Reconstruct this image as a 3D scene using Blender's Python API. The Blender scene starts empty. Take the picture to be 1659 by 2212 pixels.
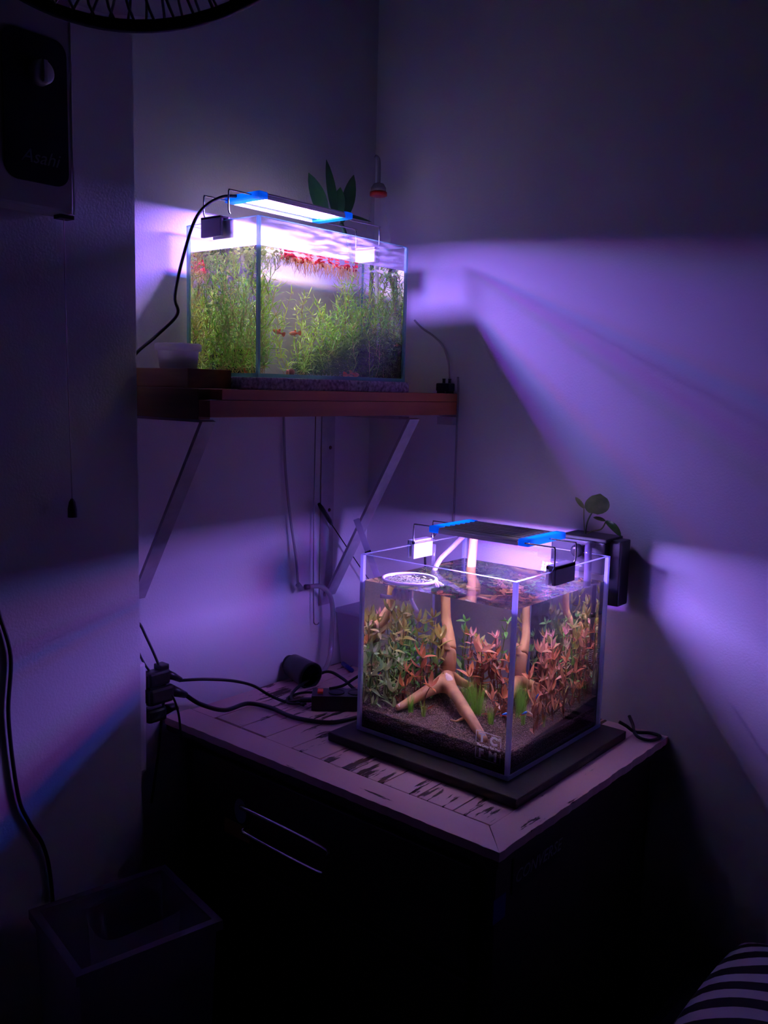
import bpy, bmesh, math, random
from mathutils import Matrix, Vector, Quaternion
S = bpy.context.scene
C = S.collection
PI = math.pi
random.seed(7)

# ------------------------------------------------------------------ camera
def cam_axes(yaw, pitch, roll):
    cy, sy = math.cos(yaw), math.sin(yaw); cp, sp = math.cos(pitch), math.sin(pitch)
    f = Vector((sy*cp, cy*cp, -sp)); r = Vector((cy, -sy, 0)); u = r.cross(f)
    c, s = math.cos(roll), math.sin(roll)
    return c*r + s*u, -s*r + c*u, f
_r, _u, _f = cam_axes(-.6928, .1369, .0254)
cam = bpy.data.objects.new('camera', bpy.data.cameras.new('camera')); C.objects.link(cam)
_m = Matrix((_r, _u, -_f)).transposed().to_4x4(); _m.translation = (1.2804, -1.4859, 1.3402)
cam.matrix_world = _m
cam.data.sensor_fit = 'VERTICAL'; cam.data.sensor_height = 24; cam.data.lens = 1950*24/2212
cam.data.clip_start = .01
S.camera = cam
# ------------------------------------------------------------------ world, exposure
S.view_settings.view_transform = 'Standard'; S.view_settings.look = 'None'
S.view_settings.gamma = 1; S.view_settings.use_curve_mapping = False
S.view_settings.exposure = 0.0
w = bpy.data.worlds.new('world'); S.world = w; w.use_nodes = True
w.node_tree.nodes['Background'].inputs[0].default_value = (.42, .36, .70, 1)
w.node_tree.nodes['Background'].inputs[1].default_value = .002
S.cycles.use_denoising = True
S.cycles.max_bounces = 14; S.cycles.diffuse_bounces = 5; S.cycles.transmission_bounces = 12
S.cycles.transparent_max_bounces = 32; S.cycles.glossy_bounces = 6
S.cycles.sample_clamp_indirect = 6
LED_UP, LED_LOW = 780.0, 550.0          # radiance of the LED rows, shelf lamp and cube lamp
BEAM_UP, BEAM_LOW = 6.2, 3.5            # watts of the lensed white diodes aimed down

# ------------------------------------------------------------------ materials
def newmat(name):
    m = bpy.data.materials.new(name); m.use_nodes = True
    nt = m.node_tree; nt.nodes.clear()
    out = nt.nodes.new('ShaderNodeOutputMaterial')
    return m, nt, out
def N(nt, kind, **k):
    n = nt.nodes.new(kind)
    for a, b in k.items():
        if hasattr(n, a): setattr(n, a, b)
    return n
def pbr(name, col, rough=.5, metal=0.0, spec=.5, trans=0.0, alpha=1.0, noise=0.0, nscale=40, bump=0.0, bscale=200, col2=None, stretch=(1, 1, 1), coat=0.0):
    m, nt, out = newmat(name)
    p = N(nt, 'ShaderNodeBsdfPrincipled')
    p.inputs['Base Color'].default_value = (*col, 1)
    p.inputs['Roughness'].default_value = rough; p.inputs['Metallic'].default_value = metal
    p.inputs['Specular IOR Level'].default_value = spec
    p.inputs['Transmission Weight'].default_value = trans; p.inputs['Alpha'].default_value = alpha
    p.inputs['Coat Weight'].default_value = coat
    tc = N(nt, 'ShaderNodeTexCoord'); mp = N(nt, 'ShaderNodeMapping'); mp.inputs['Scale'].default_value = stretch
    nt.links.new(tc.outputs['Object'], mp.inputs['Vector'])
    if noise > 0 or col2:
        nz = N(nt, 'ShaderNodeTexNoise'); nz.inputs['Scale'].default_value = nscale; nz.inputs['Detail'].default_value = 5
        nt.links.new(mp.outputs[0], nz.inputs['Vector'])
        mx = N(nt, 'ShaderNodeMix', data_type='RGBA')
        c2 = col2 if col2 else tuple(c*(1-noise) for c in col)
        mx.inputs[6].default_value = (*col, 1); mx.inputs[7].default_value = (*c2, 1)
        rp = N(nt, 'ShaderNodeMapRange'); rp.inputs[1].default_value = .35; rp.inputs[2].default_value = .65
        nt.links.new(nz.outputs[0], rp.inputs[0]); nt.links.new(rp.outputs[0], mx.inputs[0]); nt.links.new(mx.outputs[2], p.inputs['Base Color'])
    if bump > 0:
        nb = N(nt, 'ShaderNodeTexNoise'); nb.inputs['Scale'].default_value = bscale; nb.inputs['Detail'].default_value = 4
        nt.links.new(mp.outputs[0], nb.inputs['Vector'])
        b = N(nt, 'ShaderNodeBump'); b.inputs['Strength'].default_value = bump; b.inputs['Distance'].default_value = .002
        nt.links.new(nb.outputs[0], b.inputs['Height']); nt.links.new(b.outputs[0], p.inputs['Normal'])
    nt.links.new(p.outputs[0], out.inputs[0])
    return m
def glass_pane_mat(name, tint=(1, 1, 1), add=0.0, rough=0.0, stain_glare=0.0, zline=0.0):
    # thin clear sheet: lets light straight through, Schlick reflection on both sides
    m, nt, out = newmat(name)
    t = N(nt, 'ShaderNodeBsdfTransparent'); t.inputs[0].default_value = (*tint, 1)
    g = N(nt, 'ShaderNodeBsdfGlossy'); g.inputs['Roughness'].default_value = rough
    geo = N(nt, 'ShaderNodeNewGeometry')
    dt = N(nt, 'ShaderNodeVectorMath', operation='DOT_PRODUCT'); nt.links.new(geo.outputs['Normal'], dt.inputs[0]); nt.links.new(geo.outputs['Incoming'], dt.inputs[1])
    ab = N(nt, 'ShaderNodeMath', operation='ABSOLUTE'); nt.links.new(dt.outputs['Value'], ab.inputs[0])
    s1 = N(nt, 'ShaderNodeMath', operation='SUBTRACT'); s1.inputs[0].default_value = 1; nt.links.new(ab.outputs[0], s1.inputs[1])
    pw = N(nt, 'ShaderNodeMath', operation='POWER'); pw.inputs[1].default_value = 5; nt.links.new(s1.outputs[0], pw.inputs[0])
    ma = N(nt, 'ShaderNodeMath', operation='MULTIPLY_ADD'); ma.inputs[1].default_value = .95; ma.inputs[2].default_value = .022 + add
    ma.use_clamp = True
    nt.links.new(pw.outputs[0], ma.inputs[0])
    x = N(nt, 'ShaderNodeMixShader'); nt.links.new(ma.outputs[0], x.inputs[0]); nt.links.new(t.outputs[0], x.inputs[1]); nt.links.new(g.outputs[0], x.inputs[2])
    last = x
    if stain_glare > 0:      # milky lime film above the water line, added for the lamp's white glare
        tc = N(nt, 'ShaderNodeNewGeometry'); sp = N(nt, 'ShaderNodeSeparateXYZ'); nt.links.new(tc.outputs['Position'], sp.inputs[0])
        gt = N(nt, 'ShaderNodeMapRange'); gt.inputs[1].default_value = zline-.002; gt.inputs[2].default_value = zline+.002; nt.links.new(sp.outputs['Z'], gt.inputs[0])
        mp = N(nt, 'ShaderNodeMapping'); mp.inputs['Scale'].default_value = (25, 25, 160); nt.links.new(tc.outputs['Position'], mp.inputs[0])
        nz = N(nt, 'ShaderNodeTexNoise'); nz.inputs['Scale'].default_value = 1; nz.inputs['Detail'].default_value = 6; nt.links.new(mp.outputs[0], nz.inputs['Vector'])
        rp = N(nt, 'ShaderNodeMapRange'); rp.inputs[1].default_value = .42; rp.inputs[2].default_value = .62; rp.inputs[3].default_value = stain_glare*.25; rp.inputs[4].default_value = stain_glare*1.6; nt.links.new(nz.outputs[0], rp.inputs[0])
        mm = N(nt, 'ShaderNodeMath', operation='MULTIPLY'); nt.links.new(gt.outputs[0], mm.inputs[0]); nt.links.new(rp.outputs[0], mm.inputs[1])
        tl = N(nt, 'ShaderNodeBsdfTranslucent'); tl.inputs[0].default_value = (.9, .9, .9, 1)
        y = N(nt, 'ShaderNodeMixShader'); nt.links.new(mm.outputs[0], y.inputs[0]); nt.links.new(x.outputs[0], y.inputs[1]); nt.links.new(tl.outputs[0], y.inputs[2]); last = y
    nt.links.new(last.outputs[0], out.inputs[0])
    return m
def water_mat(name, density=10):
    m, nt, out = newmat(name)
    g = N(nt, 'ShaderNodeBsdfGlass'); g.inputs['Roughness'].default_value = 0; g.inputs['IOR'].default_value = 1.333
    # only the top surface ripples
    tc = N(nt, 'ShaderNodeTexCoord'); nz = N(nt, 'ShaderNodeTexNoise'); nz.inputs['Scale'].default_value = 28; nz.inputs['Detail'].default_value = 2
    nt.links.new(tc.outputs['Object'], nz.inputs['Vector'])
    geo = N(nt, 'ShaderNodeNewGeometry'); sp = N(nt, 'ShaderNodeSeparateXYZ'); nt.links.new(geo.outputs['True Normal'], sp.inputs[0])
    ab = N(nt, 'ShaderNodeMath', operation='ABSOLUTE'); nt.links.new(sp.outputs['Z'], ab.inputs[0])
    mu = N(nt, 'ShaderNodeMath', operation='MULTIPLY'); nt.links.new(ab.outputs[0], mu.inputs[0]); nt.links.new(nz.outputs[0], mu.inputs[1])
    b = N(nt, 'ShaderNodeBump'); b.inputs['Strength'].default_value = .16; b.inputs['Distance'].default_value = .0012
    nt.links.new(mu.outputs[0], b.inputs['Height']); nt.links.new(b.outputs[0], g.inputs['Normal'])
    nt.links.new(g.outputs[0], out.inputs[0])
    va = N(nt, 'ShaderNodeVolumeAbsorption'); va.inputs['Color'].default_value = (.99, .975, .76, 1); va.inputs['Density'].default_value = density
    nt.links.new(va.outputs[0], out.inputs['Volume'])      # faint tannin tint of the tank water
    return m
def milky(name, col, tr=.5, alpha=1.0, gloss=.08):
    # milky plastic / glass edge: diffuse + translucent (+ see-through share)
    m, nt, out = newmat(name)
    d = N(nt, 'ShaderNodeBsdfDiffuse'); d.inputs[0].default_value = (*col, 1)
    t = N(nt, 'ShaderNodeBsdfTranslucent'); t.inputs[0].default_value = (*col, 1)
    x = N(nt, 'ShaderNodeMixShader'); x.inputs[0].default_value = tr
    nt.links.new(d.outputs[0], x.inputs[1]); nt.links.new(t.outputs[0], x.inputs[2])
    g = N(nt, 'ShaderNodeBsdfGlossy'); g.inputs['Roughness'].default_value = .15
    y = N(nt, 'ShaderNodeMixShader'); y.inputs[0].default_value = gloss
    nt.links.new(x.outputs[0], y.inputs[1]); nt.links.new(g.outputs[0], y.inputs[2])
    last = y
    if alpha < 1:
        q = N(nt, 'ShaderNodeBsdfTransparent'); z = N(nt, 'ShaderNodeMixShader'); z.inputs[0].default_value = alpha
        nt.links.new(q.outputs[0], z.inputs[1]); nt.links.new(y.outputs[0], z.inputs[2]); last = z
    nt.links.new(last.outputs[0], out.inputs[0])
    return m
def leafmat(name, c1, c2, scale=120):
    m, nt, out = newmat(name)
    tc = N(nt, 'ShaderNodeTexCoord'); nz = N(nt, 'ShaderNodeTexNoise'); nz.inputs['Scale'].default_value = scale
    nt.links.new(tc.outputs['Object'], nz.inputs['Vector'])
    oi = N(nt, 'ShaderNodeObjectInfo')
    ad = N(nt, 'ShaderNodeMath', operation='MULTIPLY_ADD'); ad.inputs[1].default_value = .7; nt.links.new(oi.outputs['Random'], ad.inputs[0])
    sb = N(nt, 'ShaderNodeMath', operation='SUBTRACT'); sb.inputs[1].default_value = .35; nt.links.new(nz.outputs[0], sb.inputs[0]); nt.links.new(sb.outputs[0], ad.inputs[2])
    ad.use_clamp = True
    mx = N(nt, 'ShaderNodeMix', data_type='RGBA'); mx.inputs[6].default_value = (*c1, 1); mx.inputs[7].default_value = (*c2, 1)
    nt.links.new(ad.outputs[0], mx.inputs[0])
    d = N(nt, 'ShaderNodeBsdfDiffuse'); t = N(nt, 'ShaderNodeBsdfTranslucent'); g = N(nt, 'ShaderNodeBsdfGlossy'); g.inputs['Roughness'].default_value = .35
    nt.links.new(mx.outputs[2], d.inputs[0]); nt.links.new(mx.outputs[2], t.inputs[0])
    x = N(nt, 'ShaderNodeMixShader'); x.inputs[0].default_value = .35; nt.links.new(d.outputs[0], x.inputs[1]); nt.links.new(t.outputs[0], x.inputs[2])
    y = N(nt, 'ShaderNodeMixShader'); y.inputs[0].default_value = .05; nt.links.new(x.outputs[0], y.inputs[1]); nt.links.new(g.outputs[0], y.inputs[2])
    nt.links.new(y.outputs[0], out.inputs[0])
    return m
def emit(name, col, strength):
    m, nt, out = newmat(name)
    e = N(nt, 'ShaderNodeEmission'); e.inputs[0].default_value = (*col, 1); e.inputs[1].default_value = strength
    nt.links.new(e.outputs[0], out.inputs[0]); return m
def worn_paint(name, along='y', paint=(.74, .46, .46), wear=.56):
    m, nt, out = newmat(name)
    p = N(nt, 'ShaderNodeBsdfPrincipled'); p.inputs['Roughness'].default_value = .45
    tc = N(nt, 'ShaderNodeTexCoord'); mp = N(nt, 'ShaderNodeMapping')
    mp.inputs['Scale'].default_value = (70, 9, 20) if along == 'y' else (9, 70, 20)
    nt.links.new(tc.outputs['Object'], mp.inputs['Vector'])
    nz = N(nt, 'ShaderNodeTexNoise'); nz.inputs['Scale'].default_value = 1; nz.inputs['Detail'].default_value = 7; nz.inputs['Roughness'].default_value = .62
    nt.links.new(mp.outputs[0], nz.inputs['Vector'])
    big = N(nt, 'ShaderNodeTexNoise'); big.inputs['Scale'].default_value = 6; nt.links.new(tc.outputs['Object'], big.inputs['Vector'])
    ad = N(nt, 'ShaderNodeMath', operation='MULTIPLY_ADD'); ad.inputs[1].default_value = .45; nt.links.new(big.outputs[0], ad.inputs[0]); nt.links.new(nz.outputs[0], ad.inputs[2])
    rp = N(nt, 'ShaderNodeMapRange'); rp.inputs[1].default_value = wear+.27; rp.inputs[2].default_value = wear+.29
    nt.links.new(ad.outputs[0], rp.inputs[0])
    mx = N(nt, 'ShaderNodeMix', data_type='RGBA'); mx.inputs[6].default_value = (*paint, 1); mx.inputs[7].default_value = (.06, .02, .012, 1)
    nt.links.new(rp.outputs[0], mx.inputs[0]); nt.links.new(mx.outputs[2], p.inputs['Base Color'])
    b = N(nt, 'ShaderNodeBump'); b.inputs['Strength'].default_value = .6; b.inputs['Distance'].default_value = .001; b.invert = True
    nt.links.new(rp.outputs[0], b.inputs['Height']); nt.links.new(b.outputs[0], p.inputs['Normal'])
    nt.links.new(p.outputs[0], out.inputs[0]); return m
def stripes(name, ca, cb, scale, thr, distort, direction='X', rot=(0, 0, 0)):
    m, nt, out = newmat(name)
    p = N(nt, 'ShaderNodeBsdfPrincipled'); p.inputs['Roughness'].default_value = .9
    tc = N(nt, 'ShaderNodeTexCoord'); mp = N(nt, 'ShaderNodeMapping'); mp.inputs['Rotation'].default_value = rot
    nt.links.new(tc.outputs['Object'], mp.inputs['Vector'])
    wv = N(nt, 'ShaderNodeTexWave'); wv.bands_direction = direction; wv.inputs['Scale'].default_value = scale; wv.inputs['Distortion'].default_value = distort
    wv.inputs['Detail'].default_value = 1; wv.inputs['Detail Scale'].default_value = .6
    nt.links.new(mp.outputs[0], wv.inputs['Vector'])
    rp = N(nt, 'ShaderNodeMapRange'); rp.inputs[1].default_value = thr-.02; rp.inputs[2].default_value = thr+.02
    nt.links.new(wv.outputs[1], rp.inputs[0])
    mx = N(nt, 'ShaderNodeMix', data_type='RGBA'); mx.inputs[6].default_value = (*ca, 1); mx.inputs[7].default_value = (*cb, 1)
    nt.links.new(rp.outputs[0], mx.inputs[0]); nt.links.new(mx.outputs[2], p.inputs['Base Color'])
    nt.links.new(p.outputs[0], out.inputs[0]); return m

M_wall = pbr('plaster_wall', (.61, .59, .64), .85, spec=.2, noise=.06, nscale=3, bump=.25, bscale=260)
M_floor = pbr('dark_floor', (.05, .04, .04), .7, noise=.3)
M_black = pbr('black_plastic', (.012, .012, .014), .35, bump=.05)
M_rubber = pbr('black_cable', (.008, .008, .01), .45)
M_grey = pbr('grey_aluminium', (.70, .66, .72), .38, metal=.1, bump=.1)
M_steel = pbr('steel_wire', (.45, .42, .45), .25, metal=1.0)
M_clip = pbr('clip_plastic', (.75, .72, .78), .4)
M_clip_shade = pbr('clip_shaded', (.18, .16, .2), .45)  # same clip plastic, darkened for faces turned away from the lamp
M_cap = milky('blue_translucent_cap', (.02, .45, .98), .6, gloss=.06)
M_pane = glass_pane_mat('tank_glass', stain_glare=.006, zline=1.023); M_pane2 = glass_pane_mat('stain_glare_glass', stain_glare=.055, zline=1.556)
M_rim = milky('glass_edge', (.66, .72, .95), .5, alpha=.85, gloss=.12)
M_rimg = milky('glass_edge_green', (.25, .60, .60), .5, alpha=.7, gloss=.12)
M_base = glass_pane_mat('tank_base_glass', (.8, .95, .95))
M_water = water_mat('aquarium_water', 2.5); M_water2 = water_mat('shelf_tank_water', 4)
M_foam = pbr('speckled_foam', (.75, .70, .72), .8, col2=(.28, .22, .26), nscale=160, bump=.5, bscale=300)
M_wood = pbr('shelf_wood', (.46, .13, .055), .6, col2=(.30, .08, .035), nscale=12, stretch=(1, .15, 2), bump=.2, bscale=60)
M_wooddark = pbr('dark_block_wood', (.25, .12, .05), .6, col2=(.14, .06, .03), nscale=14, stretch=(.2, 1, 2))
M_iron = pbr('painted_bracket', (.40, .36, .42), .5, noise=.15, nscale=50)
M_screw = pbr('rusty_screw', (.10, .05, .04), .6, metal=.5)
M_white = pbr('white_plastic', (.75, .73, .76), .4)
M_milk = milky('milky_plastic', (.70, .62, .78), .6, alpha=.75)
M_milkb = milky('bright_milky_plastic', (.92, .88, .95), .5)
M_clear = milky('clear_plastic', (.75, .72, .85), .6, alpha=.22, gloss=.25)
M_hose = milky('airline_hose', (.45, .40, .47), .5, alpha=.7, gloss=.15)
M_red = pbr('red_plastic', (.35, .012, .012), .4)
M_blue = pbr('blue_plastic', (.02, .02, .35), .4)
M_board = pbr('dark_mat_board', (.022, .016, .018), .6, bump=.1)
M_cab = pbr('dark_cabinet', (.035, .025, .02), .5, noise=.3, nscale=20)
M_chrome = pbr('chrome', (.6, .6, .62), .15, metal=1)
M_sticker = pbr('black_sticker', (.006, .006, .008), .4)
M_stickg = pbr('sticker_grey', (.22, .25, .28), .6)
M_sticky = pbr('sticker_yellow', (.30, .20, .04), .6)
M_stickb = pbr('sticker_blue', (.02, .03, .25), .5)
M_etch = milky('white_decal', (.97, .95, .97), .6, gloss=.0)
M_soil = pbr('aqua_soil', (.26, .165, .15), .9, col2=(.15, .085, .075), nscale=260)
M_soilbed = pbr('soil_bed', (.045, .025, .022), .95)
M_drift = pbr('driftwood', (.56, .29, .10), .75, col2=(.30, .12, .05), nscale=22, stretch=(1, 1, .3), bump=.5, bscale=90)
M_driftpatch = pbr('peeled_patch', (.82, .60, .55), .8)
M_stem = leafmat('stem_green', (.14, .22, .04), (.25, .25, .05))
M_stemr = leafmat('stem_red', (.30, .06, .03), (.22, .05, .03))
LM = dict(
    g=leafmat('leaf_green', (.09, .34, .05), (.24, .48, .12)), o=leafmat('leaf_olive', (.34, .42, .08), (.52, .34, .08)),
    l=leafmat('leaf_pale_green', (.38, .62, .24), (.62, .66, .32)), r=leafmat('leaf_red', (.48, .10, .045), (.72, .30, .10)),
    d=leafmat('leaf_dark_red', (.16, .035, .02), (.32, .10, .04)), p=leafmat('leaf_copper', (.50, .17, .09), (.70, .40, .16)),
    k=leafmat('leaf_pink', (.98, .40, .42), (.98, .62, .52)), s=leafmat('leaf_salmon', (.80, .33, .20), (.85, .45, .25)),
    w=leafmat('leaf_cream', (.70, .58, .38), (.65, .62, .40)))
M_hair = leafmat('hair_grass', (.16, .48, .04), (.40, .56, .10), 300)
M_weed = [leafmat('weed_light', (.44, .80, .06), (.68, .88, .20)), leafmat('weed_mid', (.16, .50, .03), (.38, .66, .08)), leafmat('weed_tan', (.58, .44, .14), (.66, .46, .18))]
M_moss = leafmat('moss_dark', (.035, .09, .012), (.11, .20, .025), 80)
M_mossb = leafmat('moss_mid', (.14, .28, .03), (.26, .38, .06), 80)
M_redfl = leafmat('red_floater', (.38, .01, .05), (.72, .05, .05), 200)
M_root = leafmat('root_orange', (.72, .36, .14), (.75, .50, .25), 200)
M_palefl = leafmat('pale_floater', (.55, .62, .22), (.66, .66, .32), 200)
M_fish = pbr('orange_fish', (.95, .16, .02), .35, col2=(.98, .42, .20), nscale=60)
M_neonb = pbr('neon_blue', (.02, .25, 1.0), .2, metal=.3)
M_neonr = pbr('neon_red', (.7, .05, .03), .4)
M_pothos = leafmat('variegated_leaf', (.025, .11, .015), (.34, .40, .16), 50)
M_agave = leafmat('dark_leaf', (.02, .08, .03), (.06, .20, .08), 30)
M_duck = leafmat('duckweed', (.40, .58, .20), (.62, .72, .38), 300)
M_duckdark = pbr('dark_water_inside_ring', (.02, .03, .02), .2)

# ------------------------------------------------------------------ mesh tools
class MB:
    def __init__(s): s.v = []; s.f = []
    def add(s, v, f):
        n = len(s.v); s.v += [tuple(p) for p in v]; s.f += [tuple(i+n for i in q) for q in f]; return s
    def box(s, a, b, ch=0.0):
        x0, y0, z0 = a; x1, y1, z1 = b
        if ch <= 0:
            return s.add([(x, y, z) for x in (x0, x1) for y in (y0, y1) for z in (z0, z1)],
                         [(0, 1, 3, 2), (4, 6, 7, 5), (0, 4, 5, 1), (2, 3, 7, 6), (0, 2, 6, 4), (1, 5, 7, 3)])
        bm = bmesh.new(); bmesh.ops.create_cube(bm, size=1)
        bm.transform(Matrix.Translation(((x0+x1)/2, (y0+y1)/2, (z0+z1)/2)) @ Matrix.Diagonal((x1-x0, y1-y0, z1-z0, 1)))
        bmesh.ops.bevel(bm, geom=bm.edges[:], offset=ch, segments=2, affect='EDGES', profile=.6)
        bm.verts.ensure_lookup_table()
        s.add([v.co[:] for v in bm.verts], [[v.index for v in f.verts] for f in bm.faces]); bm.free(); return s
    def tube(s, pts, r, seg=8, cap=True):
        P = [Vector(p) for p in pts]; n = len(P)
        rr = r if isinstance(r, (list, tuple)) else [r]*n
        ref = None; rings = []; base = len(s.v)
        for i in range(n):
            t = (P[min(i+1, n-1)] - P[max(i-1, 0)])
            if t.length < 1e-9: t = Vector((0, 0, 1))
            t.normalize()
            if ref is None:
                ref = Vector((0, 0, 1)) if abs(t.z) < .9 else Vector((1, 0, 0))
            a = (ref - t*ref.dot(t)).normalized(); b = t.cross(a); ref = a
            s.v += [tuple(P[i] + (a*math.cos(2*PI*k/seg) + b*math.sin(2*PI*k/seg))*rr[i]) for k in range(seg)]
        for i in range(n-1):
            for k in range(seg):
                p = base+i*seg
                s.f.append((p+k, p+(k+1) % seg, p+seg+(k+1) % seg, p+seg+k))
        if cap:
            s.f.append(tuple(base+k for k in reversed(range(seg)))); s.f.append(tuple(base+(n-1)*seg+k for k in range(seg)))
        return s
    def lathe(s, prof, mat4=None, seg=24, caps=(1, 1)):
        base = len(s.v); T = mat4 or Matrix.Identity(4)
        for r, z in prof:
            s.v += [tuple(T @ Vector((r*math.cos(2*PI*k/seg), r*math.sin(2*PI*k/seg), z))) for k in range(seg)]
        for i in range(len(prof)-1):
            for k in range(seg):
                p = base+i*seg
                s.f.append((p+k, p+(k+1) % seg, p+seg+(k+1) % seg, p+seg+k))
        if caps[0] and prof[0][0] > 1e-5: s.f.append(tuple(base+k for k in reversed(range(seg))))
        if caps[1] and prof[-1][0] > 1e-5: s.f.append(tuple(base+(len(prof)-1)*seg+k for k in range(seg)))
        return s
    def quad(s, a, b, c, d): return s.add([a, b, c, d], [(0, 1, 2, 3)])
def smooth_path(pts, n=8):
    P = [Vector(p) for p in pts]; out = []
    for i in range(len(P)-1):
        p0, p1, p2, p3 = P[max(i-1, 0)], P[i], P[i+1], P[min(i+2, len(P)-1)]
        for k in range(n):
            t = k/n
            out.append(.5*((2*p1) + (p2-p0)*t + (2*p0-5*p1+4*p2-p3)*t*t + (3*p1-p0-3*p2+p3)*t**3))
    out.append(P[-1]); return out
def orient(a, b):
    d = Vector(b)-Vector(a)
    return Matrix.Translation(a) @ d.to_track_quat('Z', 'Y').to_matrix().to_4x4()
def mesh(name, mb, mat, smooth=False):
    me = bpy.data.meshes.new(name); me.from_pydata(mb.v, [], mb.f); me.update()
    if mat: me.materials.append(mat)
    if smooth:
        me.polygons.foreach_set('use_smooth', [True]*len(me.polygons))
    return me
def tag(o, label=None, cat=None, group=None, kind=None):
    if label: o['label'] = label
    if cat: o['category'] = cat
    if group: o['group'] = group
    if kind: o['kind'] = kind
    return o
def obj(name, mb, mat, parent=None, smooth=False, **k):
    if parent is not None:
        q = Vector((0, 0, 0)); a = parent
        while a is not None: q += a.location; a = a.parent
        mb.v = [(x-q.x, y-q.y, z-q.z) for x, y, z in mb.v]
    o = bpy.data.objects.new(name, mesh(name, mb, mat, smooth)); C.objects.link(o)
    if parent is not None: o.parent = parent
    return tag(o, **k)
def thing(name, label, cat, loc=(0, 0, 0), group=None):
    o = bpy.data.objects.new(name, None); o.empty_display_size = .02; C.objects.link(o); o.location = loc
    return tag(o, label, cat, group)
def rot_offset_mesh(mb, loc):
    mb.v = [(x-loc[0], y-loc[1], z-loc[2]) for x, y, z in mb.v]; return mb
def text_mesh(body, size, mat4, depth=.0003, bold=0.0, shear=0.0, align='LEFT'):
    cu = bpy.data.curves.new('t', 'FONT'); cu.body = body; cu.size = size; cu.extrude = depth; cu.offset = bold; cu.shear = shear; cu.align_x = align
    cu.resolution_u = 3
    o = bpy.data.objects.new('t', cu); C.objects.link(o); bpy.context.view_layer.update()
    me = o.to_mesh(); mb = MB(); mb.add([tuple(mat4 @ v.co) for v in me.vertices], [tuple(p.vertices) for p in me.polygons])
    o.to_mesh_clear(); bpy.data.objects.remove(o); bpy.data.curves.remove(cu); return mb

# ------------------------------------------------------------------ the setting
obj('wall_left', MB().box((-.1, -.66, 0), (0, 0, 2.7)), M_wall, kind='structure')
obj('wall_pillar', MB().box((-.1, -3, 0), (.095, -.658, 2.7)), M_wall, kind='structure')
obj('wall_right', MB().box((-.1, 0, 0), (3, .1, 2.7)), M_wall, kind='structure')
obj('floor', MB().box((-.1, -3, -.1), (3, .1, 0)), M_floor, kind='structure')
# drilled hole dots in the wall
# ------------------------------------------------------------------ table
TZ = .75
tb = thing('side_cabinet', 'low cabinet with peeling mauve painted plank top under the cube tank', 'cabinet', (.35, -.27, 0))
M_plank = worn_paint('peeling_paint_planks', 'y', wear=.525); M_plankB = worn_paint('peeling_paint_planks_worn', 'y', wear=.47)
M_front = worn_paint('peeling_paint_border', 'x', wear=.60); M_side = worn_paint('peeling_paint_side', 'y', wear=.60)
obj('body', MB().box((.03, -.515, .02), (.685, -.02, .722)), M_cab, tb)
obj('shade_molding', MB().box((.006, -.538, .7225), (.700, -.004, .7255)), M_cab, tb)
obj('shade_molding', MB().box((.004, -.5405, .7257), (.703, -.5385, .7365)), M_cab, tb)  # dark strips added so the edge below the top looks unlit
obj('shade_molding', MB().box((.7005, -.5380, .7257), (.7030, -.004, .7365)), M_cab, tb)
XR, YF = .7056, -.543
def prism(poly, z0, z1):
    n = len(poly)
    return [(x, y, z0) for x, y in poly]+[(x, y, z1) for x, y in poly], [tuple(reversed(range(n))), tuple(range(n, 2*n))]+[(i, (i+1) % n, n+(i+1) % n, n+i) for i in range(n)]
def jag(p, q, n, amp):
    return [(p[0]+(q[0]-p[0])*i/n + (random.uniform(-amp, amp) if 0 < i < n else 0), p[1]+(q[1]-p[1])*i/n + (random.uniform(-amp, amp) if 0 < i < n else 0)) for i in range(n)]
mb = MB(); mb.add(*prism(jag((.002, YF), (XR, YF), 60, .0010) + [(XR, YF), (.6535, -.4895), (.002, -.4875)], .737, TZ)); obj('border_board', mb, M_front, tb)
mb = MB(); mb.add(*prism(jag((XR, YF), (XR, 0.0), 50, .0010) + [(XR, -.002), (.6565, -.002), (.6565, -.490)], .737, TZ)); obj('border_board', mb, M_side, tb)
x = .004
for i in range(10):
    wd = .0652
    g0 = -.4800 if i in (1, 2) else -.4850
    mb = MB().box((x+.0011, g0, .726), (x+wd-.0011, -.002, TZ-.0006-random.random()*.0008), .0007)
    obj('plank', mb, M_plankB if i in (4, 5, 6, 8) else M_plank, tb); x += wd
obj('drawer', MB().box((.06, -.528, .55), (.655, -.51, .705), .003), M_cab, tb)
dr = tb.children[-1]
hp = [(.222, -.531, .652), (.222, -.548, .652), (.232, -.553, .655), (.40, -.553, .652), (.412, -.553, .640), (.408, -.553, .618), (.39, -.553, .609), (.24, -.553, .612), (.222, -.550, .616), (.222, -.531, .616)]
obj('handle', MB().tube(smooth_path(hp, 5), .0035, 8), M_chrome, dr, True, label='chrome loop handle')
obj('door', MB().box((.06, -.526, .06), (.655, -.51, .535), .003), M_cab, tb)
for lx in (.05, .66):
    for ly in (-.5, -.05): obj('leg', MB().box((lx-.02, ly-.02, 0), (lx+.02, ly+.02, .02)), M_cab, tb)
T = Matrix.Translation((.19, -.529, .630)) @ Matrix.Rotation(PI/2, 4, 'X')
mb = MB(); mb.lathe([(.020, 0), (.020, .0006)], T @ Matrix.Diagonal((1, 1.5, 1, 1)), 28); obj('sticker', mb, M_sticker, dr)
obj('sticker_emblem', MB().lathe([(.011, 0), (.015, .0009)], T @ Matrix.Diagonal((1, 1.45, 1, 1)), 20), M_stickg, dr)
obj('sticker_banner', MB().box((.150, -.5305, .580), (.215, -.5295, .606)), M_sticky, dr)
sp = MB().box((.6852, -.475, .655), (.687, -.35, .712)); obj('sticker', sp, M_sticker, tb)
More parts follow.
